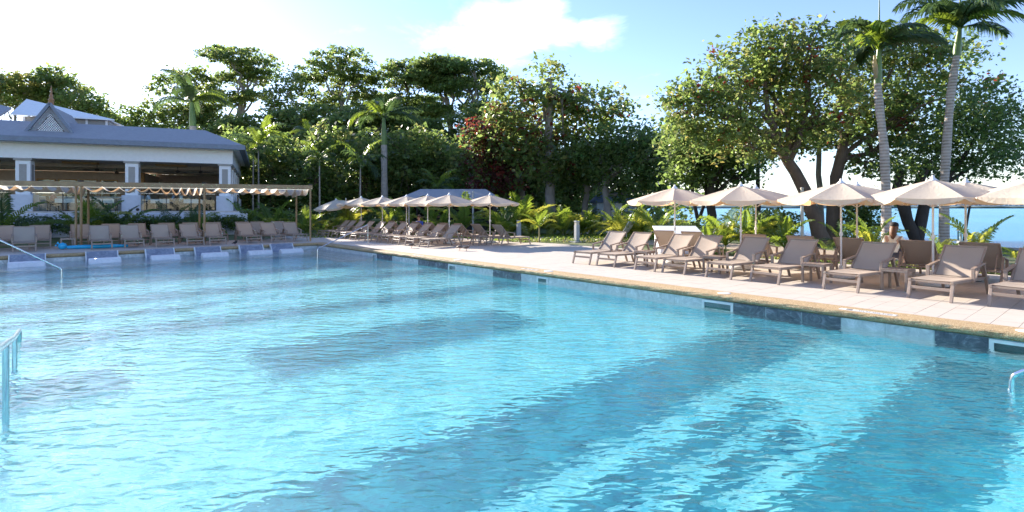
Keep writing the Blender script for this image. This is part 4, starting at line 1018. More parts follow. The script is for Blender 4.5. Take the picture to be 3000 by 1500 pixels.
def tree(label, Y, trunk, blobs, leaf, bark='grey', r0=.3, n_clump=160, per=26, size=.34, sigma=.5, group=None, name='broadleaf_tree', limbs=6, seed=1, depth=1.0, extra=(), dY=0.0, cat='tree', **kw):
    """trunk: photo pixels from foot to fork (foot on the ground); blobs: (u, v, rx, ry, [dy]) in photo pixels at depth Y"""
    rg = np.random.default_rng(seed)
    base = PG(trunk[0][0], Y, -.04); root = empty(name, base, 0, label, cat, group)
    tp = [base] + [P(u, v, Y + (dY * (i + 1))) for i, (u, v) in enumerate(trunk[1:])]
    fine = []
    for i in range(len(tp) - 1):
        for f in (0, .34, .67): fine.append(tp[i].lerp(tp[i+1], f) + Vector(rg.normal(size=3)) * r0 * .12 * (i + f > 0))
    fine.append(tp[-1]); n = len(fine)
    m = MB(); m.tube(fine, [r0 * (1.25 if i == 0 else 1 - .45 * i / n) for i in range(n)], 12); tk = m.build('trunk', BK[bark], root, world=True)
    C, R = [], []
    for bl in blobs:
        u, v, rx, ry = bl[:4]; dy = bl[4] if len(bl) > 4 else rg.uniform(-.5, .5) * rx * Y / FOC
        C.append(P(u, v, Y + dy)); R.append((rx * Y / FOC, max(rx, ry) * depth * Y / FOC * .85, ry * Y / FOC))
    order = sorted(range(len(C)), key=lambda i: -R[i][0])
    top = fine[-1]
    for j, i in enumerate(order[:limbs]):
        st = fine[max(1, n - 1 - (j % 3))]; pts = wob(st, C[i], 5, .07, rg)
        rr = r0 * (.5 if j < 3 else .36)
        m = MB(); m.tube(pts, [rr * (1 - .14 * q) for q in range(6)], 8); m.build('limb', BK[bark], root, world=True)
        m = MB()
        for q in range(4):
            e = C[i] + Vector(rg.normal(size=3)) * min(R[i]) * .75; m.tube(wob(pts[3], e, 3, .1, rg), [rr * .4, rr * .3, rr * .2, rr * .08], 5)
        tw = m.build('twigs', BK[bark], root, world=True); tw['kind'] = 'stuff'
    for pth, rr in extra:
        m = MB(); q = [P(u, v, Y) for u, v in pth]; m.tube(q, [rr * (1 - .4 * i / len(q)) for i in range(len(q))], 10); m.build('limb', BK[bark], root, world=True)
    crown_obj('crown', root, base, rg, C, R, n_clump, per, size, sigma, [LF[k] for k, _ in leaf], [p for _, p in leaf], **kw)
    return root
G_for = 'tall trees of the wood behind the deck'
mixd = (('dark', .40), ('mid', .44), ('olive', .16)); mixm = (('dark', .3), ('mid', .5), ('olive', .2)); mixo = (('mid', .35), ('olive', .4), ('dark', .15), ('yel', .08), ('red', .02))
# big sea-almond trees over the right umbrellas
tree('huge sea almond tree with leaning brown trunk over the right umbrellas', 25.0, [(2412, 705), (2375, 600), (2330, 500), (2285, 425)],
     [(2150, 210, 110, 75), (2260, 160, 110, 80), (2380, 150, 120, 80), (2050, 270, 90, 65), (2020, 340, 80, 60), (2120, 330, 120, 80), (2250, 300, 130, 100), (2400, 290, 130, 100), (2180, 430, 110, 50), (2330, 400, 90, 60), (2300, 110, 60, 40), (1985, 285, 55, 40), (2220, 90, 35, 30), (2010, 420, 70, 50)],
     (('mid', .48), ('olive', .25), ('yel', .03), ('dark', .23), ('red', .01)), 'brown', .34, 620, 26, .235, .36, seed=11, limbs=9, extra=[([(2310, 470), (2350, 400), (2400, 330)], .16), ([(2285, 425), (2200, 370), (2120, 340)], .14), ([(2300, 440), (2250, 330), (2240, 240)], .14)], name='sea_almond_tree')
tree('sea almond tree with straight brown trunk behind the leaning one', 26.5, [(2445, 700), (2440, 600), (2450, 520), (2470, 430)],
     [(2500, 180, 110, 80), (2620, 150, 100, 70), (2560, 280, 120, 90), (2680, 260, 100, 80), (2470, 380, 100, 60), (2620, 400, 110, 70), (2740, 190, 70, 50), (2780, 130, 60, 30), (2830, 160, 50, 35), (2850, 260, 60, 35), (2830, 330, 60, 40), (2700, 350, 90, 70), (2480, 110, 60, 40), (2560, 480, 80, 30)],
     (('mid', .44), ('olive', .22), ('yel', .04), ('dark', .28), ('red', .02)), 'brown', .36, 560, 26, .235, .36, seed=12, limbs=8, name='sea_almond_tree')
tree('dark forked tree with drooping small-leaved branches before the sea', 24.0, [(2686, 708), (2684, 690)],
     [(2720, 470, 90, 45), (2830, 430, 110, 60), (2930, 400, 80, 60), (2880, 330, 80, 40), (2970, 330, 60, 40), (2800, 500, 90, 30), (2930, 480, 70, 45), (2640, 500, 80, 40), (2990, 440, 40, 50), (2900, 280, 70, 30), (2850, 370, 80, 40), (2780, 400, 70, 50)],
     (('dark', .75), ('mid', .25)), 'dark', .32, 420, 24, .17, .34, seed=13, limbs=0, name='forked_tree', droop=1.2,
     extra=[([(2686, 706), (2660, 650), (2640, 590), (2625, 560), (2640, 500)], .25), ([(2686, 706), (2700, 640), (2712, 580), (2690, 540), (2720, 470)], .26), ([(2712, 585), (2760, 545), (2830, 450)], .13), ([(2660, 640), (2650, 570), (2655, 540)], .18), ([(2760, 545), (2860, 480), (2930, 420)], .08), ([(2830, 450), (2880, 370), (2960, 330)], .07)])
tree('dense dark evergreen with black trunk between kiosk and leaning trunk', 30.0, [(2090, 690), (2085, 600), (2080, 520)],
     [(2060, 440, 100, 70), (2150, 430, 90, 70), (2010, 500, 70, 50), (2110, 520, 90, 40), (2000, 400, 60, 50), (2180, 500, 60, 45)], (('dark', .7), ('mid', .3)), 'dark', .28, 260, 26, .26, .42, seed=14)
tree('slim dark twin-stemmed tree rising behind the kiosk', 30.5, [(2042, 695), (2046, 640)], [(2030, 470, 60, 35), (2080, 460, 50, 35)], (('dark', .6), ('mid', .4)), 'dark', .16, 60, 20, .22, .35, seed=15, limbs=0, extra=[([(2046, 650), (2030, 580), (2025, 480)], .11), ([(2046, 650), (2066, 590), (2075, 480)], .10)])
tree('bare thin dark trunk standing in the shallow sea gap', 31.0, [(2222, 690), (2221, 560), (2220, 440)], [(2220, 420, 60, 40), (2180, 440, 40, 25)], mixm, 'dark', .15, 50, 18, .24, .35, seed=16, limbs=2)
tree('slender grey trunk between the two sea almond trunks', 29.0, [(2408, 700), (2402, 560), (2400, 420)], [(2400, 380, 60, 50)], mixm, 'grey', .18, 50, 20, .26, .4, seed=17, limbs=1)
# middle trees
tree('pale-trunked sea almond with red leaves and a top tuft', 44.0, [(1612, 660), (1612, 520), (1608, 400), (1610, 300), (1608, 230)],
     [(1612, 205, 48, 26), (1530, 280, 70, 45), (1640, 290, 90, 45), (1740, 300, 90, 40), (1820, 320, 45, 22), (1500, 330, 80, 50), (1600, 370, 110, 60), (1720, 370, 90, 45), (1540, 430, 80, 60), (1660, 450, 80, 55), (1465, 270, 30, 30), (1590, 500, 70, 40)],
     (('mid', .46), ('olive', .24), ('dark', .22), ('red', .06), ('yel', .02)), 'grey', .42, 420, 22, .40, .55, seed=21, limbs=8, group=None, extra=[([(1612, 540), (1590, 480), (1570, 430)], .2), ([(1610, 470), (1650, 450), (1700, 440)], .12)], name='sea_almond_tree')
tree('maroon-leaved tree left of the pale-trunked sea almond', 47.0, [(1535, 660), (1530, 560), (1500, 470)],
     [(1470, 400, 80, 70), (1430, 470, 70, 60), (1510, 480, 70, 60), (1450, 540, 80, 45), (1400, 400, 50, 50)], (('maroon', .42), ('dark', .2), ('red', .13), ('mid', .25)), 'grey', .3, 260, 24, .42, .55, seed=22)
tree('rounded dark green tree with grey trunk above the pale hut', 41.0, [(1779, 690), (1778, 600), (1770, 510)],
     [(1840, 410, 110, 60), (1760, 450, 80, 60), (1900, 440, 80, 60), (1820, 500, 110, 55), (1930, 500, 70, 60), (1870, 560, 90, 40), (1950, 400, 60, 40)], (('dark', .5), ('mid', .42), ('olive', .08)), 'grey', .32, 420, 26, .32, .5, seed=23)
tree('slanting pale trunk tree among the areca palms', 45.0, [(1700, 670), (1716, 600), (1722, 520)], [(1720, 470, 70, 50), (1680, 520, 60, 40), (1760, 520, 50, 40)], mixd, 'grey', .3, 140, 24, .38, .55, seed=24)
# tall wood, flat-topped crowns
tall = [('tall flat-topped tree with bare upper trunk behind the pavilion corner', 94, [(670, 640), (665, 480), (690, 380), (715, 260)], [(690, 165, 100, 28), (740, 195, 75, 30), (640, 150, 45, 18), (700, 230, 95, 32), (760, 220, 55, 16), (660, 290, 70, 35), (740, 280, 50, 25), (640, 370, 60, 40), (590, 330, 50, 45)]),
        ('broad umbrella-crowned tree above the pergola end', 90, [(1015, 640), (1020, 500), (1010, 400), (1000, 310)], [(1000, 165, 85, 38), (940, 195, 60, 25), (1060, 220, 70, 35), (900, 235, 55, 25), (990, 230, 110, 40), (880, 270, 60, 22), (1040, 280, 100, 40), (960, 310, 110, 40), (1080, 330, 70, 40)]),
        ('dark layered tree between the two umbrella crowns', 92, [(1190, 640), (1195, 480), (1200, 340)], [(1190, 200, 70, 38), (1160, 240, 70, 35), (1230, 235, 60, 40), (1180, 300, 90, 40), (1250, 300, 60, 40), (1200, 370, 100, 50), (1130, 300, 50, 40)]),
        ('tall flat-topped tree with vine-wrapped leaning trunk', 86, [(1310, 640), (1340, 500), (1375, 400), (1395, 300)], [(1390, 195, 80, 30), (1440, 225, 60, 28), (1330, 205, 70, 35), (1370, 260, 100, 40), (1290, 250, 60, 40), (1460, 265, 40, 20), (1400, 320, 55, 60), (1380, 410, 45, 70), (1370, 500, 50, 60)]),
        ('tall twin-limbed tree beside the vine-wrapped trunk', 88, [(1295, 640), (1298, 500), (1320, 380), (1310, 290)], [(1290, 190, 70, 30), (1250, 225, 60, 30), (1320, 240, 60, 30), (1270, 330, 60, 40)])]
for i, (lab, Y, tr, bl) in enumerate(tall):
    bl = [(u, v, rx * 1.12, ry * .62) for u, v, rx, ry in bl]
    tree(lab, Y, tr, bl, mixd, 'grey' if i != 2 else 'brown', .60, 640, 20, .52, .50, shell=.25, zs=.32, group=G_for, seed=31 + i, limbs=7, name='flat_topped_tree')
mg = random.Random(12)
mids = [(870, 350, 'left of the umbrella-crowned tree'), (950, 370, 'under the umbrella-crowned tree'), (1050, 385, 'right of the umbrella-crowned trunk'), (1110, 350, 'left of the royal palm crown'), (1160, 400, 'behind the royal palm crown'), (1240, 380, 'under the dark layered tree'), (1310, 400, 'left of the vine-wrapped trunk'), (1430, 340, 'right of the vine-wrapped trunk'), (720, 400, 'below the sky gap'), (620, 430, 'at the pavilion corner')]
for i, (u, v, nm) in enumerate(mids):
    bl = [(u + mg.uniform(-55, 55), v + mg.uniform(-45, 70), mg.uniform(45, 75), mg.uniform(22, 38)) for _ in range(7)]
    tree('middle-storey tree with layered branches ' + nm, 76 + mg.uniform(-3, 3), [(u, 645), (u + mg.uniform(-8, 8), 520), (u + mg.uniform(-12, 12), v + 20)], bl, mixd, 'grey', .34, 250, 20, .52, .52, zs=.4, group='middle-storey trees of the wood', seed=150 + i, limbs=5)
# left, behind the pavilion
tree('layered conifer-like tree behind the pavilion spire', 96, [(190, 420), (185, 330)], [(160, 225, 50, 28), (190, 260, 70, 30), (150, 290, 60, 30), (230, 300, 70, 30), (280, 320, 50, 25), (300, 345, 50, 25)], mixm, 'brown', .3, 220, 22, 0.70, 0.69, group=G_for, seed=41)
tree('pale green spreading tree behind the left roof slope', 96, [(40, 420), (45, 330)], [(40, 250, 80, 30), (100, 240, 60, 22), (20, 280, 70, 30), (80, 300, 70, 30), (130, 270, 50, 25), (0, 240, 50, 25)], mixo[:3] + (('yel', .10),), 'grey', .3, 220, 22, 0.70, 0.69, group=G_for, seed=42)
tree('feathery tree behind the low right roof of the pavilion', 92, [(430, 430), (430, 380)], [(380, 350, 55, 35), (440, 330, 45, 40), (490, 345, 50, 40), (540, 330, 45, 45), (420, 390, 70, 30), (520, 390, 60, 30), (350, 380, 40, 30)], mixm, 'grey', .3, 260, 22, 0.59, 0.69, group=G_for, seed=43)
tree('wide-armed tree behind the royal palm at the pavilion corner', 94, [(560, 640), (562, 420), (565, 300)], [(500, 240, 55, 14), (460, 262, 35, 10), (560, 220, 50, 30), (600, 260, 50, 40), (560, 300, 60, 40), (630, 350, 50, 60), (600, 400, 70, 50)], mixm, 'grey', .32, 240, 22, 0.64, 0.63, group=G_for, seed=44)
tree('open small-leaved tree in the sky gap beside the tall flat-topped one', 84, [(830, 640), (835, 480), (840, 360)], [(800, 280, 40, 35), (845, 240, 40, 35), (830, 320, 60, 40), (870, 340, 50, 45), (800, 400, 60, 45), (860, 420, 60, 40)], mixm, 'grey', .25, 190, 20, 0.53, 0.63, group=G_for, seed=45)
# lower storey of the wood
ug = random.Random(5)
low = [(640, 480), (720, 500), (790, 470), (860, 500), (930, 460), (990, 480), (1060, 470), (1130, 500), (1190, 470), (1260, 490), (1320, 520), (1400, 550), (1580, 560), (1680, 560), (1560, 470)]
names_l = ['behind the pergola end posts', 'between two thin palm trunks', 'with sunlit yellow-green leaves', 'left of the bare royal palm trunk', 'behind the royal palm trunk', 'behind the middle umbrellas', 'above the bar roof ridge', 'in the darkest part of the wood', 'below the dark layered tree', 'below the vine-wrapped trunk', 'right of the bar roof', 'under the maroon tree', 'behind the pale trunk', 'by the slanting trunk', 'filling the wood edge behind the sea almond']
for i, (u, v) in enumerate(low):
    Y = ug.uniform(49, 55); bl = [(u + ug.uniform(-45, 45), v + ug.uniform(-60, 110), ug.uniform(45, 70), ug.uniform(40, 60)) for _ in range(6)] + [(u, 590, 60, 45), (u - 40, 610, 55, 40)]
    tree('bushy understorey tree ' + names_l[i], Y, [(u, 650), (u + ug.uniform(-10, 10), 570), (u + ug.uniform(-15, 15), 500)], bl, [mixd, mixm, (('mid', .4), ('olive', .35), ('dark', .25))][i % 3 if i < 4 else (0 if i % 3 else 1)], 'brown', .2, 190, 22, .42, .5, group='understorey trees of the wood', seed=60 + i, limbs=4)
# the deep wood behind, one mass
rg = np.random.default_rng(99)
C, R = [], []
for k in range(46):
    u = 560 + 1420 * k / 45 + rg.uniform(-20, 20)
    for zc, rz in ((2.2, 3.0), (6.5, 3.2)):
        if zc > 5 and (730 < u < 800): continue
        p = PG(u, 66 + rg.uniform(-3, 5), zc); C.append(p); R.append((3.0, 2.5, rz))
for k in range(14):
    p = PG(-60 + 50 * k, 70, 4.0); C.append(p); R.append((3.2, 2.5, 4.5))
fw = crown_obj('woodland', None, (0, 0, 0), rg, C, R, 1150, 20, .7, .9, [LF['dark'], LF['mid'], LF['olive']], [.5, .35, .15]); fw['kind'] = 'stuff'; tag(fw, 'dense shadowed woodland filling the gaps behind the tall trees', 'woodland')
C = [P(u, 655, 44 + rg.uniform(-2, 2)) for u in range(560, 1960, 22)]; R = [(.9, .9, rg.uniform(.7, 1.5)) for _ in C]
us = crown_obj('undergrowth', None, (0, 0, 0), rg, C, R, 620, 22, .32, .4, [LF['dark'], LF['mid'], LF['olive']], [.5, .35, .15]); us['kind'] = 'stuff'; tag(us, 'low leafy undergrowth along the foot of the wood', 'undergrowth')

# ------------------------------------------------------------------ palms
def frond_geo(L, el, droop, nleaf=22, leaf=.42, rg=None, wind=Vector((0, 0, 0)), V_shape=.5, hang=.35, az=0.0, w=.028):
    "one pinnate leaf growing from the origin towards azimuth az; returns verts, quads (rachis strip + leaflets)"
    d = Vector((math.cos(az), math.sin(az), 0)); pts = []; p = Vector((0, 0, 0)); n = 14
    for i in range(n + 1):
        f = i / n; e = el - droop * f ** 1.4
        pts.append(p.copy()); st = (d * math.cos(e) + Vector((0, 0, 1)) * math.sin(e) + wind * f).normalized(); p = p + st * (L / n)
    V, F = [], []
    def q(a, b, c, e):
        k = len(V); V.extend([a, b, c, e]); F.append((k, k+1, k+2, k+3))
    for i in range(n):
        t = (pts[i+1] - pts[i]).normalized(); s = t.cross(Vector((0, 0, 1)));  s = s.normalized() if s.length > .01 else Vector((1, 0, 0))
        w0, w1 = w * (1 - .85 * i / n), w * (1 - .85 * (i + 1) / n)
        q(pts[i] - s * w0, pts[i] + s * w0, pts[i+1] + s * w1, pts[i+1] - s * w1)
        u = s.cross(t); q(pts[i] - u * w0, pts[i] + u * w0, pts[i+1] + u * w1, pts[i+1] - u * w1)
    for k in range(nleaf):
        f = .14 + .86 * (k + .5) / nleaf; x = f * n; i = min(int(x), n - 1); pp = pts[i].lerp(pts[i+1], x - i)
        t = (pts[i+1] - pts[i]).normalized(); s = t.cross(Vector((0, 0, 1))); s = s.normalized() if s.length > .01 else Vector((1, 0, 0)); u = s.cross(t)
        ll = leaf * (math.sin(math.pi * min(1, .12 + f * .88)) ** .55 * .85 + .15)
        for sg in (-1, 1):
            dr = (s * sg * (1 - .35 * f) + t * (.55 + .5 * f) + u * V_shape * (.7 + .6 * rg.random()) + wind * .5).normalized(); tip = pp + dr * ll * (.85 + .3 * rg.random()) + Vector((0, 0, -hang * ll * (.6 + .8 * rg.random())))
            mid = pp + dr * ll * .5; wd = t * (.030 * (leaf / .42) ** .5)
            q(pp - wd * .6, pp + wd * .6, mid + wd, mid - wd); q(mid - wd, mid + wd, tip + wd * .08, tip - wd * .08)
    return V, F
def frond_mesh(*a, mat, **k):
    V, F = frond_geo(*a, **k); return quads_mesh('frond', [tuple(v) for v in V], F, mat)
pr = np.random.default_rng(3)
def set_of(kind):
    if kind == 'areca': return [frond_mesh(1.5, 1.25 - .22*k, .7 + .25*k, 20, .38, mat=LF[['palm', 'palmy', 'palm', 'palmy'][k]], rg=pr, hang=.3) for k in range(4)]
    if kind == 'coco': return [frond_mesh(1.9, 1.35 - .25*k, .8 + .2*k, 24, .50, mat=LF[['palm', 'palm', 'palmy', 'palm'][k]], rg=pr, hang=.45) for k in range(4)]
    if kind == 'shade': return [frond_mesh(1.9, 1.35 - .25*k, .8 + .2*k, 22, .50, mat=LF[['palmd', 'palm', 'palmd', 'palm'][k]], rg=pr, hang=.4) for k in range(4)]
    if kind == 'slim': return [frond_mesh(1.5, 1.0 - .35*k, .7 + .2*k, 18, .55, mat=LF[['palm', 'palmd', 'palm', 'palmd'][k]], rg=pr, hang=.6) for k in range(4)]
FS = {k: set_of(k) for k in ('areca', 'coco', 'shade', 'slim')}
def palm(u, Y, h, label, kind='areca', nf=11, stem=.25, group=None, name=None, z0=-.03, scale=None, cat='palm'):
    "young palm or clump: h = overall height in metres"
    root = empty(name or {'areca': 'areca_palm', 'coco': 'young_palm', 'shade': 'young_palm', 'slim': 'slim_palm'}[kind], PG(u, Y, z0), 0, label, cat, group)
    sc = scale or (h - stem) / 1.7
    if kind == 'slim': sc = scale or 1.0
    if stem > .05:
        r = .035 if kind in ('areca', 'coco', 'shade') else .065
        m = MB(); m.tube([(0, 0, 0), (pr.uniform(-.03, .03), pr.uniform(-.03, .03), stem * .5), (0, 0, stem + .1)], [r * 1.5, r, r * .8], 8); m.build('stem' if kind != 'slim' else 'trunk', BK['palm' if kind == 'slim' else 'stemg'], root)
        if kind == 'slim':
            m = MB(); m.tube([(0, 0, stem + .08), (0, 0, stem + .5), (0, 0, stem + .75)], [r * .9, r * 1.0, r * .4], 8); m.build('crownshaft', BK['shaft'], root)
    zt = stem if kind != 'slim' else stem + .6
    a0 = pr.uniform(0, 6)
    for k in range(nf):
        o = obj_from('frond', FS[kind][(k * 7 + int(a0 * 3)) % 4], root); f = sc * pr.uniform(.8, 1.15); o.scale = (f, f, f)
        rad = .10 if kind == 'areca' else .02; an = a0 + k * 2.4 + pr.uniform(-.25, .25)
        o.location = (rad * math.cos(an) * (h / 2), rad * math.sin(an) * (h / 2), zt if kind != 'areca' else stem * pr.uniform(.2, 1)); o.rotation_euler = (pr.uniform(-.12, .12), pr.uniform(-.15, .15), an)
    return root
G1, G2, G3 = 'young palms along the pavilion hedge', 'areca palms along the path', 'young palms by the sea'
# by the pavilion
for u, Y, h, k, lab in [(8, 27.5, 2.6, 'shade', 'dark young palm at the far left of the hedge'), (225, 29.5, 1.6, 'shade', 'small drooping palm just behind the double pergola post'), (270, 29.5, 2.5, 'coco', 'upright yellow-green palm beside the double pergola post'), (345, 30.0, 2.3, 'shade', 'arching palm in front of the pedestal with the round lamp'),
                        (500, 31.5, 2.0, 'shade', 'wide arching palm before the planter wall, left of the middle pergola post'), (575, 31.5, 1.9, 'shade', 'palm tucked behind the middle pergola post'), (715, 36, 2.2, 'coco', 'bright palm just past the pavilion corner'), (752, 37, 2.0, 'areca', 'leafy palm second past the pavilion corner'),
                        (800, 36, 2.3, 'coco', 'tall-fronded palm third past the pavilion corner'), (852, 37, 2.0, 'coco', 'slim palm beside the rear pergola post'), (898, 34, 1.9, 'coco', 'yellow palm behind the pergola end post'), (940, 33, 1.5, 'areca', 'low yellow palm right of the pergola end post')]:
    palm(u, Y, h, lab, k, 9, .2, G1)
for u, Y, h, k, lab in [(975, 34.5, 1.7, 'areca', 'glossy low palm behind the first pale loungers'), (1022, 35, 2.3, 'coco', 'tall yellow palm below the tilted umbrella'), (1135, 36.5, 2.3, 'coco', 'green palm beside the seated woman'), (1185, 37, 2.6, 'coco', 'arching palm left of the bar opening'), (1262, 36, 2.2, 'coco', 'bright palm right of the bar opening'), (1300, 34.5, 1.9, 'areca', 'tangled yellow palm in front of the bar counter'), (1358, 35.5, 2.5, 'coco', 'palm with two upright fronds before the bar roof'),
                        (1465, 33.5, 1.9, 'areca', 'low areca clump right of the last pale umbrella'), (1492, 34.5, 3.0, 'areca', 'tall areca clump behind the bollard lamp'), (1530, 35.5, 3.3, 'areca', 'tallest areca clump with upright fronds'), (1560, 35, 2.4, 'areca', 'areca clump behind the small young palm'), (1620, 35, 2.5, 'areca', 'dense areca clump in the middle of the hedge'), (1650, 34, 2.3, 'areca', 'areca clump left of the lone bollard'), (1700, 34.5, 2.5, 'areca', 'areca clump right of the lone bollard'), (1735, 35, 2.1, 'areca', 'areca clump at the hut end of the hedge'),
                        (1800, 33, 1.8, 'coco', 'orange-tinged palm by the grey trunk'), (1830, 31.5, 2.6, 'areca', 'big yellow areca before the pale hut'), (1862, 31, 2.4, 'areca', 'full areca clump left of the black post'), (1925, 27.5, 2.1, 'coco', 'feathery palm behind the kiosk'), (1950, 27.0, 1.8, 'areca', 'low palm spilling over the kiosk lid')]:
    palm(u, Y, h, lab, k, 14 if k == 'areca' else 9, .25, G2)
palm(1580, 26.6, 1.75, 'small single-stemmed young palm at the deck corner', 'coco', 10, .75, None)
for u, Y, h, k, nf, lab in [(2075, 22, 1.6, 'shade', 7, 'low dark palm right of the kiosk'), (2125, 21.5, 2.0, 'coco', 7, 'grey-stemmed palm under the second umbrella'), (2185, 21.0, 1.9, 'coco', 8, 'upright yellow palm beside the second umbrella pole'), (2215, 20.5, 1.3, 'coco', 7, 'spreading low palm behind the fifth lounger'), (2300, 20.0, 1.7, 'coco', 7, 'wind-bent palm before the beached boat'),
                            (2470, 19.0, 1.5, 'shade', 8, 'dark palm between two umbrella poles'), (2555, 18.2, 1.55, 'coco', 9, 'yellow palm left of the ringed palm trunk'), (2755, 16.0, 1.1, 'coco', 6, 'broad-leaved low palm behind the umbrella pole'), (2862, 16.5, 1.6, 'coco', 7, 'windswept palm in front of the open sea'), (2985, 15.0, .9, 'coco', 5, 'low palm tips at the frame edge')]:
    palm(u, Y, h, lab, k, nf, .25, G3)
# thin-trunked palms standing in the wood
for u, Y, zt, lab in [(742, 46, 6.6, 'thin palm left of the pair past the pavilion'), (757, 46, 7.4, 'thin palm right of the pair past the pavilion'), (936, 44, 5.9, 'thin pale palm behind the pergola end'), (1056, 43, 5.6, 'thin pale palm with bright hanging fronds'), (1283, 43, 3.6, 'short thin palm above the bar roof'), (905, 55, 9.5, 'dark palm crown inside the wood'), (775, 52, 9.2, 'tall palm crown in the sky gap')]:
    palm(u, Y, zt, lab, 'slim', 10, zt - .9, 'thin palms in the wood', scale=1.35)
# royal palms: trunk, crownshaft, windblown fronds
def royal(label, Y, path, shaft, nf, L, wind, seed, rr=.17, matk='palmd', spear=2.2):
    rg = np.random.default_rng(seed); base = PG(path[0][0], Y, -.04); root = empty('royal_palm', base, 0, label, 'palm', 'royal palms')
    pts = [base] + [P(u, v, Y) for u, v in path[1:]]; fine = []
    for i in range(len(pts) - 1):
        for f in (0, .25, .5, .75): fine.append(pts[i].lerp(pts[i+1], f))
    fine.append(pts[-1]); n = len(fine)
    m = MB(); m.tube(fine, [rr * (1.15 if i == 0 else 1.0 - .28 * i / n + .06 * math.sin(i * 1.1)) for i in range(n)], 14); m.build('trunk', BK['palm'], root, world=True)
    s = [P(u, v, Y) for u, v in shaft]; m = MB(); m.tube([s[0]] + [s[0].lerp(s[-1], f) for f in (.2, .5, .8)] + [s[-1]], [rr * .74, rr * .82, rr * .68, rr * .5, rr * .38], 12); m.build('crownshaft', BK['shaft'], root, world=True)
    top = s[-1]; m = MB(); m.tube([top, top + Vector((.02, 0, spear))], [.05, .008], 8); m.build('spear_leaf', BK['shaft'], root, world=True)
    for k in range(nf):
        az = k * 2.4 + rg.uniform(-.3, .3); el = rg.uniform(.35, 1.2)
        V, F = frond_geo(L * rg.uniform(.8, 1.1), el, rg.uniform(1.0, 1.8), 46, L * .26, rg, wind, .25, .55, az, .045)
        me = quads_mesh('frond', [tuple(v) for v in V], F, LF[matk if rg.random() < .7 else 'palm']); o = obj_from('frond', me, root); o.location = top - base - Vector((0, 0, .1 * rg.random()))
    if seed == 71:
        m = MB(); m.tube([s[0], s[0].lerp(s[-1], .5) + Vector((-.16, -.05, 0)), s[-1] + Vector((-.2, -.05, -.3))], [.10, .09, .03], 8); m.build('dead_sheath', LF['dry'], root, world=True)
royal('ringed royal palm with curved pale trunk and dry sheath beside the big tree', 20.5, [(2598, 705), (2596, 560), (2590, 430), (2578, 330), (2571, 245)], [(2571, 245), (2575, 140)], 13, 2.3, Vector((.50, .1, -.02)), 71)
royal('taller royal palm leaning right with windblown crown', 21.5, [(2766, 700), (2766, 540), (2775, 400), (2785, 280), (2802, 165)], [(2802, 165), (2812, 78)], 13, 2.7, Vector((.55, .05, -.08)), 72)
royal('royal palm with green crownshaft rising behind the pavilion roof', 50, [(572, 640), (570, 480), (565, 370)], [(565, 370), (562, 300)], 12, 3.9, Vector((.45, 0, -.05)), 73, .36, 'palmd', 3.0)
royal('royal palm with tall bare trunk before the dark wood', 48, [(1127, 640), (1126, 520), (1125, 425)], [(1125, 425), (1124, 345)], 11, 3.4, Vector((.35, 0, .05)), 74, .33, 'palmd', 2.2)

# ------------------------------------------------------------------ hedge, beds, shrubs
def shrub(name, lab, C, R, n, per, size, sig, mats, pb, seed, cat, group=None):
    rg = np.random.default_rng(seed); b = Vector((C[0].x, C[0].y, 0)); root = empty(name, b, 0, lab, cat, group)
    m = MB()
    for k in range(5): m.tube([b + Vector((rg.uniform(-.1, .1), rg.uniform(-.1, .1), -.05)), Vector(C[k % len(C)]) + Vector(rg.normal(size=3)) * .1], [.03, .012], 6)
    st = m.build('stems', BK['dark'], root, world=True); st['kind'] = 'stuff'
    crown_obj('foliage', root, b, rg, C, R, n, per, size, sig, mats, pb); return root
hn = ['left of the first pedestal', 'under the first glass rail', 'beside the double pergola post', 'under the second pedestal', 'right of the second pedestal', 'under the corner bay', 'at the pavilion corner']
for i, (t0, t1) in enumerate([(-15.5, -12.6), (-12.5, -9.7), (-9.6, -7.2), (-7.1, -4.9), (-4.4, -2.6), (-2.5, -.9), (-.8, .9)]):
    C = [BW(t0 + (t1 - t0) * k / 5, -2.1 + .1 * (k % 2), .62 + .12 * ((k * 7 + i) % 3)) for k in range(6)]
    shrub('hedge_shrub', 'dark clipped hedge shrub ' + hn[i], C, [(.42, .38, .42)] * 6, 130, 18, .13, .16, [LF['dark'], LF['mid']], [.8, .2], 200 + i, 'hedge', 'hedge along the pavilion base')
shrub('sea_grape_bush', 'dark round-leaved bush before the blue sea, behind the fifth lounger', [P(2255, 640, 26), P(2300, 650, 26), P(2210, 655, 26), P(2280, 670, 26)], [(.8, .7, .5), (.7, .6, .45), (.6, .6, .4), (.9, .7, .4)], 150, 18, .17, .2, [LF['dark'], LF['mid']], [.85, .15], 301, 'bush')
shrub('sea_grape_bush', 'sunny green bush behind the third umbrella pole', [P(2520, 610, 26), P(2560, 590, 26), P(2500, 650, 26), P(2540, 660, 26)], [(.7, .6, .7), (.6, .6, .6), (.7, .6, .5), (.8, .6, .5)], 150, 18, .18, .22, [LF['dark'], LF['mid'], LF['olive']], [.5, .35, .15], 302, 'bush')
shrub('seaside_bush', 'small dark bush beyond the kiosk lid', [P(2010, 668, 28), P(2030, 664, 28)], [(.35, .3, .25), (.4, .3, .3)], 40, 16, .13, .14, [LF['dark'], LF['mid']], [.8, .2], 303, 'bush')
rg = np.random.default_rng(77)
C = [PG(1480 + 34 * k, 27.6 - .05 * k + rg.uniform(-.2, .3), .03) for k in range(12)] + [W(s, 18.75 + rg.uniform(-.2, .3), .03) for s in np.arange(.5, 13, .45)]
gc = crown_obj('ground_cover', None, (0, 0, 0), rg, C, [(.38, .38, .10)] * len(C), 460, 20, .09, .10, [LF['mid'], LF['olive'], LF['yel']], [.5, .35, .15]); gc['kind'] = 'stuff'; tag(gc, 'low leafy ground cover along the deck edge', 'ground cover')
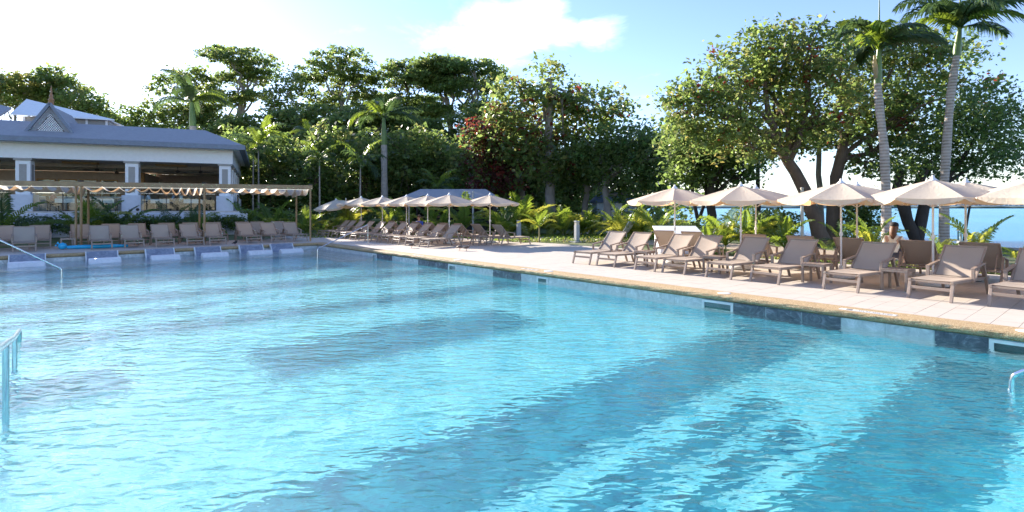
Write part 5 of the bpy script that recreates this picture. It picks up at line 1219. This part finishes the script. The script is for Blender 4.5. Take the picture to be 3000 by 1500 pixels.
# sunlit grass tufts
gp = rg.uniform(0, 1, (5200, 2)); gv = []; gf = []
for a, b in gp:
    u = 880 + 1250 * a; Y = 30.5 + 8.0 * b if u < 1450 else 28.5 + 6.5 * b
    p = PG(u, Y, -.03); an = rg.uniform(0, 6.3); h = rg.uniform(.05, .13); d = Vector((math.cos(an), math.sin(an), 0)) * .05; k = len(gv)
    gv += [tuple(p - d), tuple(p + d), tuple(p + d * .5 + Vector((0, 0, h))), tuple(p - d * .2 + Vector((0, 0, h * .8)))]; gf.append((k, k+1, k+2, k+3))
o = obj_from('grass_tufts', quads_mesh('grass_tufts', gv, gf, LF['palm'])); o['kind'] = 'stuff'; tag(o, 'sunlit short grass tufts between the deck and the palm hedge', 'grass')
# ------------------------------------------------------------------ far shore, hotel, boat
MT['hill'] = plain('far_wooded_hill', (0.10, 0.155, 0.15), 0.95, var=0.35, scale=0.02)  # bluish base colour carries the distance haze
MT['beachfar'] = plain('far_beach', (0.45, 0.42, 0.38), 0.9, scale=.01)
V, F = [], []; rg = np.random.default_rng(8); N = 90
for i in range(N + 1):
    u = 1700 + 1700 * i / N; Y = 1540
    h = 14 + 5 * math.sin(i * .21) + 4 * math.sin(i * .53 + 1) + rg.uniform(-1.3, 1.3)
    if u > 2620: h = 8 + rg.uniform(-2, 2)
    for dy, z in ((0, -1.5), (6, 2.0 + rg.uniform(0, 3)), (60, h * .75), (150, h), (400, h * .6)): V.append(tuple(PG(u, Y + dy, z)))
for i in range(N):
    for j in range(4): F.append((i*5 + j, (i+1)*5 + j, (i+1)*5 + j + 1, i*5 + j + 1))
struct(obj_from('far_shore', quads_mesh('far_shore', V, F, MT['hill'], True)))
hr = empty('hotel', PG(2860, 1520, 0), 0, 'long white terraced hotel on the shore across the bay', 'hotel')
MT['hotelw'] = plain('hotel_white', (0.70, 0.70, 0.72), .7, scale=.05); MT['hwin'] = plain('hotel_window', (.10, .14, .22), .2)
wm = MB(); wm.box((-3.2, -.6, -1.6), (3.2, 0, 1.6)); wme = wm.mesh('window', MT['hwin'])
for bi, (x0, x1, y0, z0, z1) in enumerate([(-190, 210, 0, 6, 13), (-150, 230, 14, 13.2, 21), (-120, 90, 30, 21.2, 27), (140, 260, 30, 21.2, 29)]):
    m = MB(); m.box((x0, y0, z0), (x1, y0 + 12, z1)); w = m.build('wing', MT['hotelw'], hr)
    m = MB(); m.box((x0 - 2, y0 - 4, z1 - .9), (x1 + 2, y0 - .05, z1 - .1)); m.build('balcony_slab', MT['hotelw'], w)
    x = x0 + 8
    while x < x1 - 6:
        o = obj_from('window', wme, w); o.location = (x, y0 - .02, (z0 + z1) / 2 - .6); x += 11 + 3 * ((int(x) * 7) % 3)
bt = empty('catamaran', PG(2305, 29.0, -.35), .25, 'white beached catamaran behind the palms and leaning trunk', 'boat')
for sy in (-1, 1):
    m = MB(); n = 9; pr_ = []
    m.tube([(-2.0 + .5 * k, sy * .75, .25 + (.25 if k in (0, 8) else 0)) for k in range(9)], [.04, .16, .21, .23, .24, .23, .21, .16, .04], 12); m.build('hull', MT['plastic'], bt)
m = MB(); m.box((-1.1, -.74, .50), (.9, .74, .56)); m.build('trampoline', plain('blue_mesh', (.10, .30, .42), .7), bt)
for x in (-1.15, .95):
    m = MB(); m.tube([(x, -.95, .50), (x, .95, .50)], .045, 10); m.build('crossbeam', MT['steel'], bt)
m = MB(); m.tube([(.95, 0, .5), (.9, 0, 3.6)], .035, 8); m.build('mast', MT['plastic'], bt)
m = MB(); m.box((-2.1, -.03, .1), (-1.85, .03, .95)); m.build('rudder', MT['plastic'], bt)
m = MB(); m.tube([(-1.0, -.6, .56), (-1.0, -.6, 1.25), (.4, -.6, 1.25), (.4, -.6, .56)], .025, 8); m.tube([(-1.0, .6, .56), (-1.0, .6, 1.25), (.4, .6, 1.25), (.4, .6, .56)], .025, 8); q_ = m.build('side_rails', MT['steel'], bt); q_['kind'] = 'stuff'
# white plastic beach chairs on the lawn
def beach_chair(u, Y, rz, lab):
    r = empty('beach_chair', PG(u, Y, -.03), rz, lab, 'beach chair', 'white plastic beach chairs')
    m = MB(); m.prism([(-.3, 0, .30), (-.3, 1.1, .30), (-.3, 1.1, .36), (-.3, 0, .36)], (.6, 0, 0)); m.build('seat', MT['plastic'], r, .01)
    m = MB(); m.prism([(-.3, 1.1, .361), (-.3, 1.5, .95), (-.3, 1.55, .93), (-.3, 1.17, .361)], (.6, 0, 0)); m.build('backrest', MT['plastic'], r, .01)
    for sx in (-.25, .25):
        for y in (.12, 1.0): m = MB(); m.bar((sx, y, .299), (sx, y, 0), .05, .05); m.build('leg', MT['plastic'], r)
beach_chair(1736, 36.5, 2.4, 'white plastic beach chair on the lawn left of the pale hut'); beach_chair(1785, 31.5, 3.9, 'white plastic beach chair between two sea-turned loungers')

# ------------------------------------------------------------------ pigeons
def pigeon(p, rz, lab, col_, peck=False):
    r = empty('pigeon', p, rz, lab, 'pigeon')
    mt = plain('pigeon_feathers', col_, .6, var=.4, scale=25)
    hz = .10 if peck else .215; hx = .17 if peck else .125
    m = MB(); m.tube([(-.15, 0, .125), (-.09, 0, .13), (-.02, 0, .135), (.05, 0, .15), (.095, 0, .165 if not peck else .14), ((.095 + hx) / 2 + .01, 0, (.15 + hz) / 2), (hx, 0, hz), (hx + .028, 0, hz - .004)], [.012, .038, .055, .056, .040, .024, .025, .008], 10); m.build('body', mt, r)
    m = MB(); m.hexa([(-.25, -.03, .10), (-.12, -.025, .12), (-.12, .025, .12), (-.25, .03, .10), (-.25, -.03, .106), (-.12, -.025, .132), (-.12, .025, .132), (-.25, .03, .106)]); m.build('tail', mt, r)
    for s in (-1, 1):
        m = MB(); m.tube([(-.14, s*.030, .12), (-.05, s*.052, .14), (.05, s*.042, .15)], [.008, .026, .018], 8); m.build('wing', mt, r)
        m = MB(); m.tube([(.0, s*.022, .10), (.005, s*.022, .0)], .005, 6); m.tube([(.005, s*.022, .004), (.035, s*.022, .004)], .004, 5); m.build('leg', pnk, r)
    m = MB(); m.tube([(hx + .022, 0, hz - .002), (hx + .045, 0, hz - .012)], [.007, .002], 6); m.build('beak', MT['dark'], r)
pnk = plain('pigeon_leg', (.35, .12, .10), .6)
pigeon(PG(1205, 22.9, 0), .6, 'brown pigeon with lowered head beside the first lounger legs', (.10, .075, .06), True)
pigeon(PG(1347, 21.6, 0), 2.6, 'brown pigeon pecking the deck near the umbrella base', (.11, .08, .065), True)
pigeon(PG(1366, 21.4, 0), .3, 'brown pigeon standing upright beside the pecking one', (.12, .09, .07))
pigeon(W(26.6, 6.6, 0), 1.5, 'black bird on the pool edge before the pergola loungers', (.012, .012, .015))

# ------------------------------------------------------------------ people
def skin_mesh(name, nodes, edges, mat, root='pelvis', sub=2):
    keys = list(nodes); me = bpy.data.meshes.new(name)
    me.from_pydata([nodes[k][0] for k in keys], [(keys.index(a), keys.index(b)) for a, b in edges], []); me.update()
    o = bpy.data.objects.new('tmp', me); col.objects.link(o); o.modifiers.new('skin', 'SKIN')
    sv = me.skin_vertices[0].data
    for i, k in enumerate(keys):
        r = nodes[k][1]; sv[i].radius = (r, r) if not isinstance(r, tuple) else r; sv[i].use_root = (k == root)
    ss = o.modifiers.new('sub', 'SUBSURF'); ss.levels = sub; ss.render_levels = sub
    out = bpy.data.meshes.new_from_object(o.evaluated_get(bpy.context.evaluated_depsgraph_get())); bpy.data.objects.remove(o); out.name = name
    out.materials.clear(); out.materials.append(mat); out.polygons.foreach_set('use_smooth', [True] * len(out.polygons)); return out
def seated(loc, rz, lab, shirt, hair, skin=(.42, .25, .17), bottom=(.05, .06, .10), lean=.08, bun=False, hat=None, seat=.43):
    "person sitting and looking along local -y"
    sk = plain('skin', skin, .55, var=.06); r = empty('person', loc, rz, lab, 'person')
    z = seat; ly = lean
    N = {'pelvis': ((0, .05, z + .10), .13), 'waist': ((0, .06 - ly*.2, z + .25), .12), 'chest': ((0, .05 - ly*.6, z + .43), .135), 'neck0': ((0, .04 - ly, z + .56), .075), 'neck': ((0, .02 - ly, z + .63), .05), 'jaw': ((0, -.005 - ly, z + .69), .068), 'head': ((0, .0 - ly, z + .77), .093), 'crown': ((0, .015 - ly, z + .85), .06)}
    E = [('pelvis', 'waist'), ('waist', 'chest'), ('chest', 'neck0'), ('neck0', 'neck'), ('neck', 'jaw'), ('jaw', 'head'), ('head', 'crown')]
    for s, t in ((-1, 'l'), (1, 'r')):
        N.update({'sh'+t: ((s*.17, .05 - ly*.8, z + .51), .06), 'el'+t: ((s*.25, -.03 - ly, z + .27), .042), 'wr'+t: ((s*.14, -.25 - ly, z + .20), .03), 'ha'+t: ((s*.11, -.31 - ly, z + .19), .035),
                  'hi'+t: ((s*.09, .0, z + .08), .09), 'kn'+t: ((s*.12, -.42, z + .06), .062), 'an'+t: ((s*.12, -.46, .09), .04), 'to'+t: ((s*.13, -.62, .035), .032)})
        E += [('chest', 'sh'+t), ('sh'+t, 'el'+t), ('el'+t, 'wr'+t), ('wr'+t, 'ha'+t), ('pelvis', 'hi'+t), ('hi'+t, 'kn'+t), ('kn'+t, 'an'+t), ('an'+t, 'to'+t)]
        for q in range(4):
            b = Vector((s*(.09 + .02*q), -.345 - ly, z + .19)); N['f%d%s' % (q, t)] = (tuple(b), .011); N['g%d%s' % (q, t)] = (tuple(b + Vector((0, -.04, -.025))), .009); E += [('ha'+t, 'f%d%s' % (q, t)), ('f%d%s' % (q, t), 'g%d%s' % (q, t))]
        N['th'+t] = ((s*.075, -.30 - ly, z + .215), .011); E.append(('ha'+t, 'th'+t))
    obj_from('body', skin_mesh('body', N, E, sk), r)
    def sub(name, ks, ee, g, mat, rt):
        M_ = {k: (N[k][0], N[k][1] + g) for k in ks}; return obj_from(name, skin_mesh(name, M_, ee, mat, rt), r)
    sub('shirt', ['pelvis', 'waist', 'chest', 'neck0', 'shl', 'shr', 'ell', 'elr'], [('pelvis', 'waist'), ('waist', 'chest'), ('chest', 'neck0'), ('chest', 'shl'), ('chest', 'shr'), ('shl', 'ell'), ('shr', 'elr')], .020, plain('shirt_cloth', shirt, .8), 'waist')
    sub('shorts', ['pelvis', 'hil', 'hir', 'knl', 'knr'], [('pelvis', 'hil'), ('pelvis', 'hir'), ('hil', 'knl'), ('hir', 'knr')], .016, plain('shorts_cloth', bottom, .8), 'pelvis')
    hm = plain('hair', hair, .6, var=.3, scale=30); hc = Vector((0, .025 - ly, z + .795))
    m = MB(); pf = [(.01, -.085), (.075, -.07), (.105, -.01), (.10, .05), (.065, .095), (.01, .108)]; m.lathe(pf, 16, hc); h = m.build('hair', hm, r)
    if bun:
        m = MB(); m.lathe([(.005, -.05), (.045, -.03), (.055, 0), (.04, .035), (.005, .05)], 12, hc + Vector((0, .11, .07))); m.build('hair_bun', hm, h)
    else:
        m = MB(); m.tube([hc + Vector((0, .03, .0)), hc + Vector((0, .075, -.10)), hc + Vector((0, .105, -.20)), hc + Vector((0, .115, -.33))], [.08, .095, .085, .03], 12); m.build('hair_length', hm, h)
    m = MB(); m.tube([hc + Vector((0, -.10, -.015)), hc + Vector((0, -.132, -.045)), hc + Vector((0, -.10, -.055))], [.006, .014, .008], 8); m.build('nose', sk, r)
    for s in (-1, 1):
        m = MB(); m.lathe([(.002, -.008), (.011, 0), (.002, .008)], 8, hc + Vector((s*.034, -.094, -.02))); m.build('eye', MT['dark'], r)
        m = MB(); m.lathe([(.004, -.03), (.016, 0), (.004, .03)], 8, hc + Vector((s*.098, .0, -.04))); m.build('ear', sk, r)
    m = MB(); m.tube([hc + Vector((-.025, -.088, -.085)), hc + Vector((0, -.098, -.087)), hc + Vector((.025, -.088, -.085))], .006, 6); m.build('mouth', plain('lips', (.35, .10, .09), .5), r)
    if hat:
        m = MB(); m.lathe([(.115, -.01), (.115, .0), (.10, .07), (.04, .10)], 16, hc + Vector((0, 0, .045))); m.build('cap', plain('cap_cloth', hat, .8), h)
    return r
seated(W(26.6, 16.1, -.05), ROT_B + math.pi + .5, 'person with brown bun and blue top sitting among the middle loungers', (.03, .08, .42), (.06, .028, .018), bun=True, skin=(.5, .3, .22))
seated(W(4.55, 17.9, 0), ROT_R + math.pi, 'person in cream top and dark cap sitting on a sea-turned lounger', (.88, .82, .70), (.14, .065, .035), hat=(.02, .02, .025), skin=(.55, .36, .27), seat=.36)
dn = [(.72, .74, .78), (.20, .22, .30), (.66, .62, .56), (.45, .12, .10), (.7, .7, .7)]
for i, k in enumerate((2, 3, 0, 6, 9)):
    t, w, dx = seats[k]
    seated(BW(t, w, TZ), BRZ + (math.pi/2 if dx < 0 else -math.pi/2), ['diner in white shirt at the second table from the corner column, far side', 'diner in dark shirt at the second table from the corner column, column side', 'diner in beige shirt at the corner table behind the glass', 'diner in red shirt at the fourth table from the corner', 'diner in pale shirt at the fifth table from the corner'][i], dn[i], [(.03, .02, .015), (.02, .015, .01), (.25, .2, .15), (.03, .02, .015), (.02, .015, .01)][i])
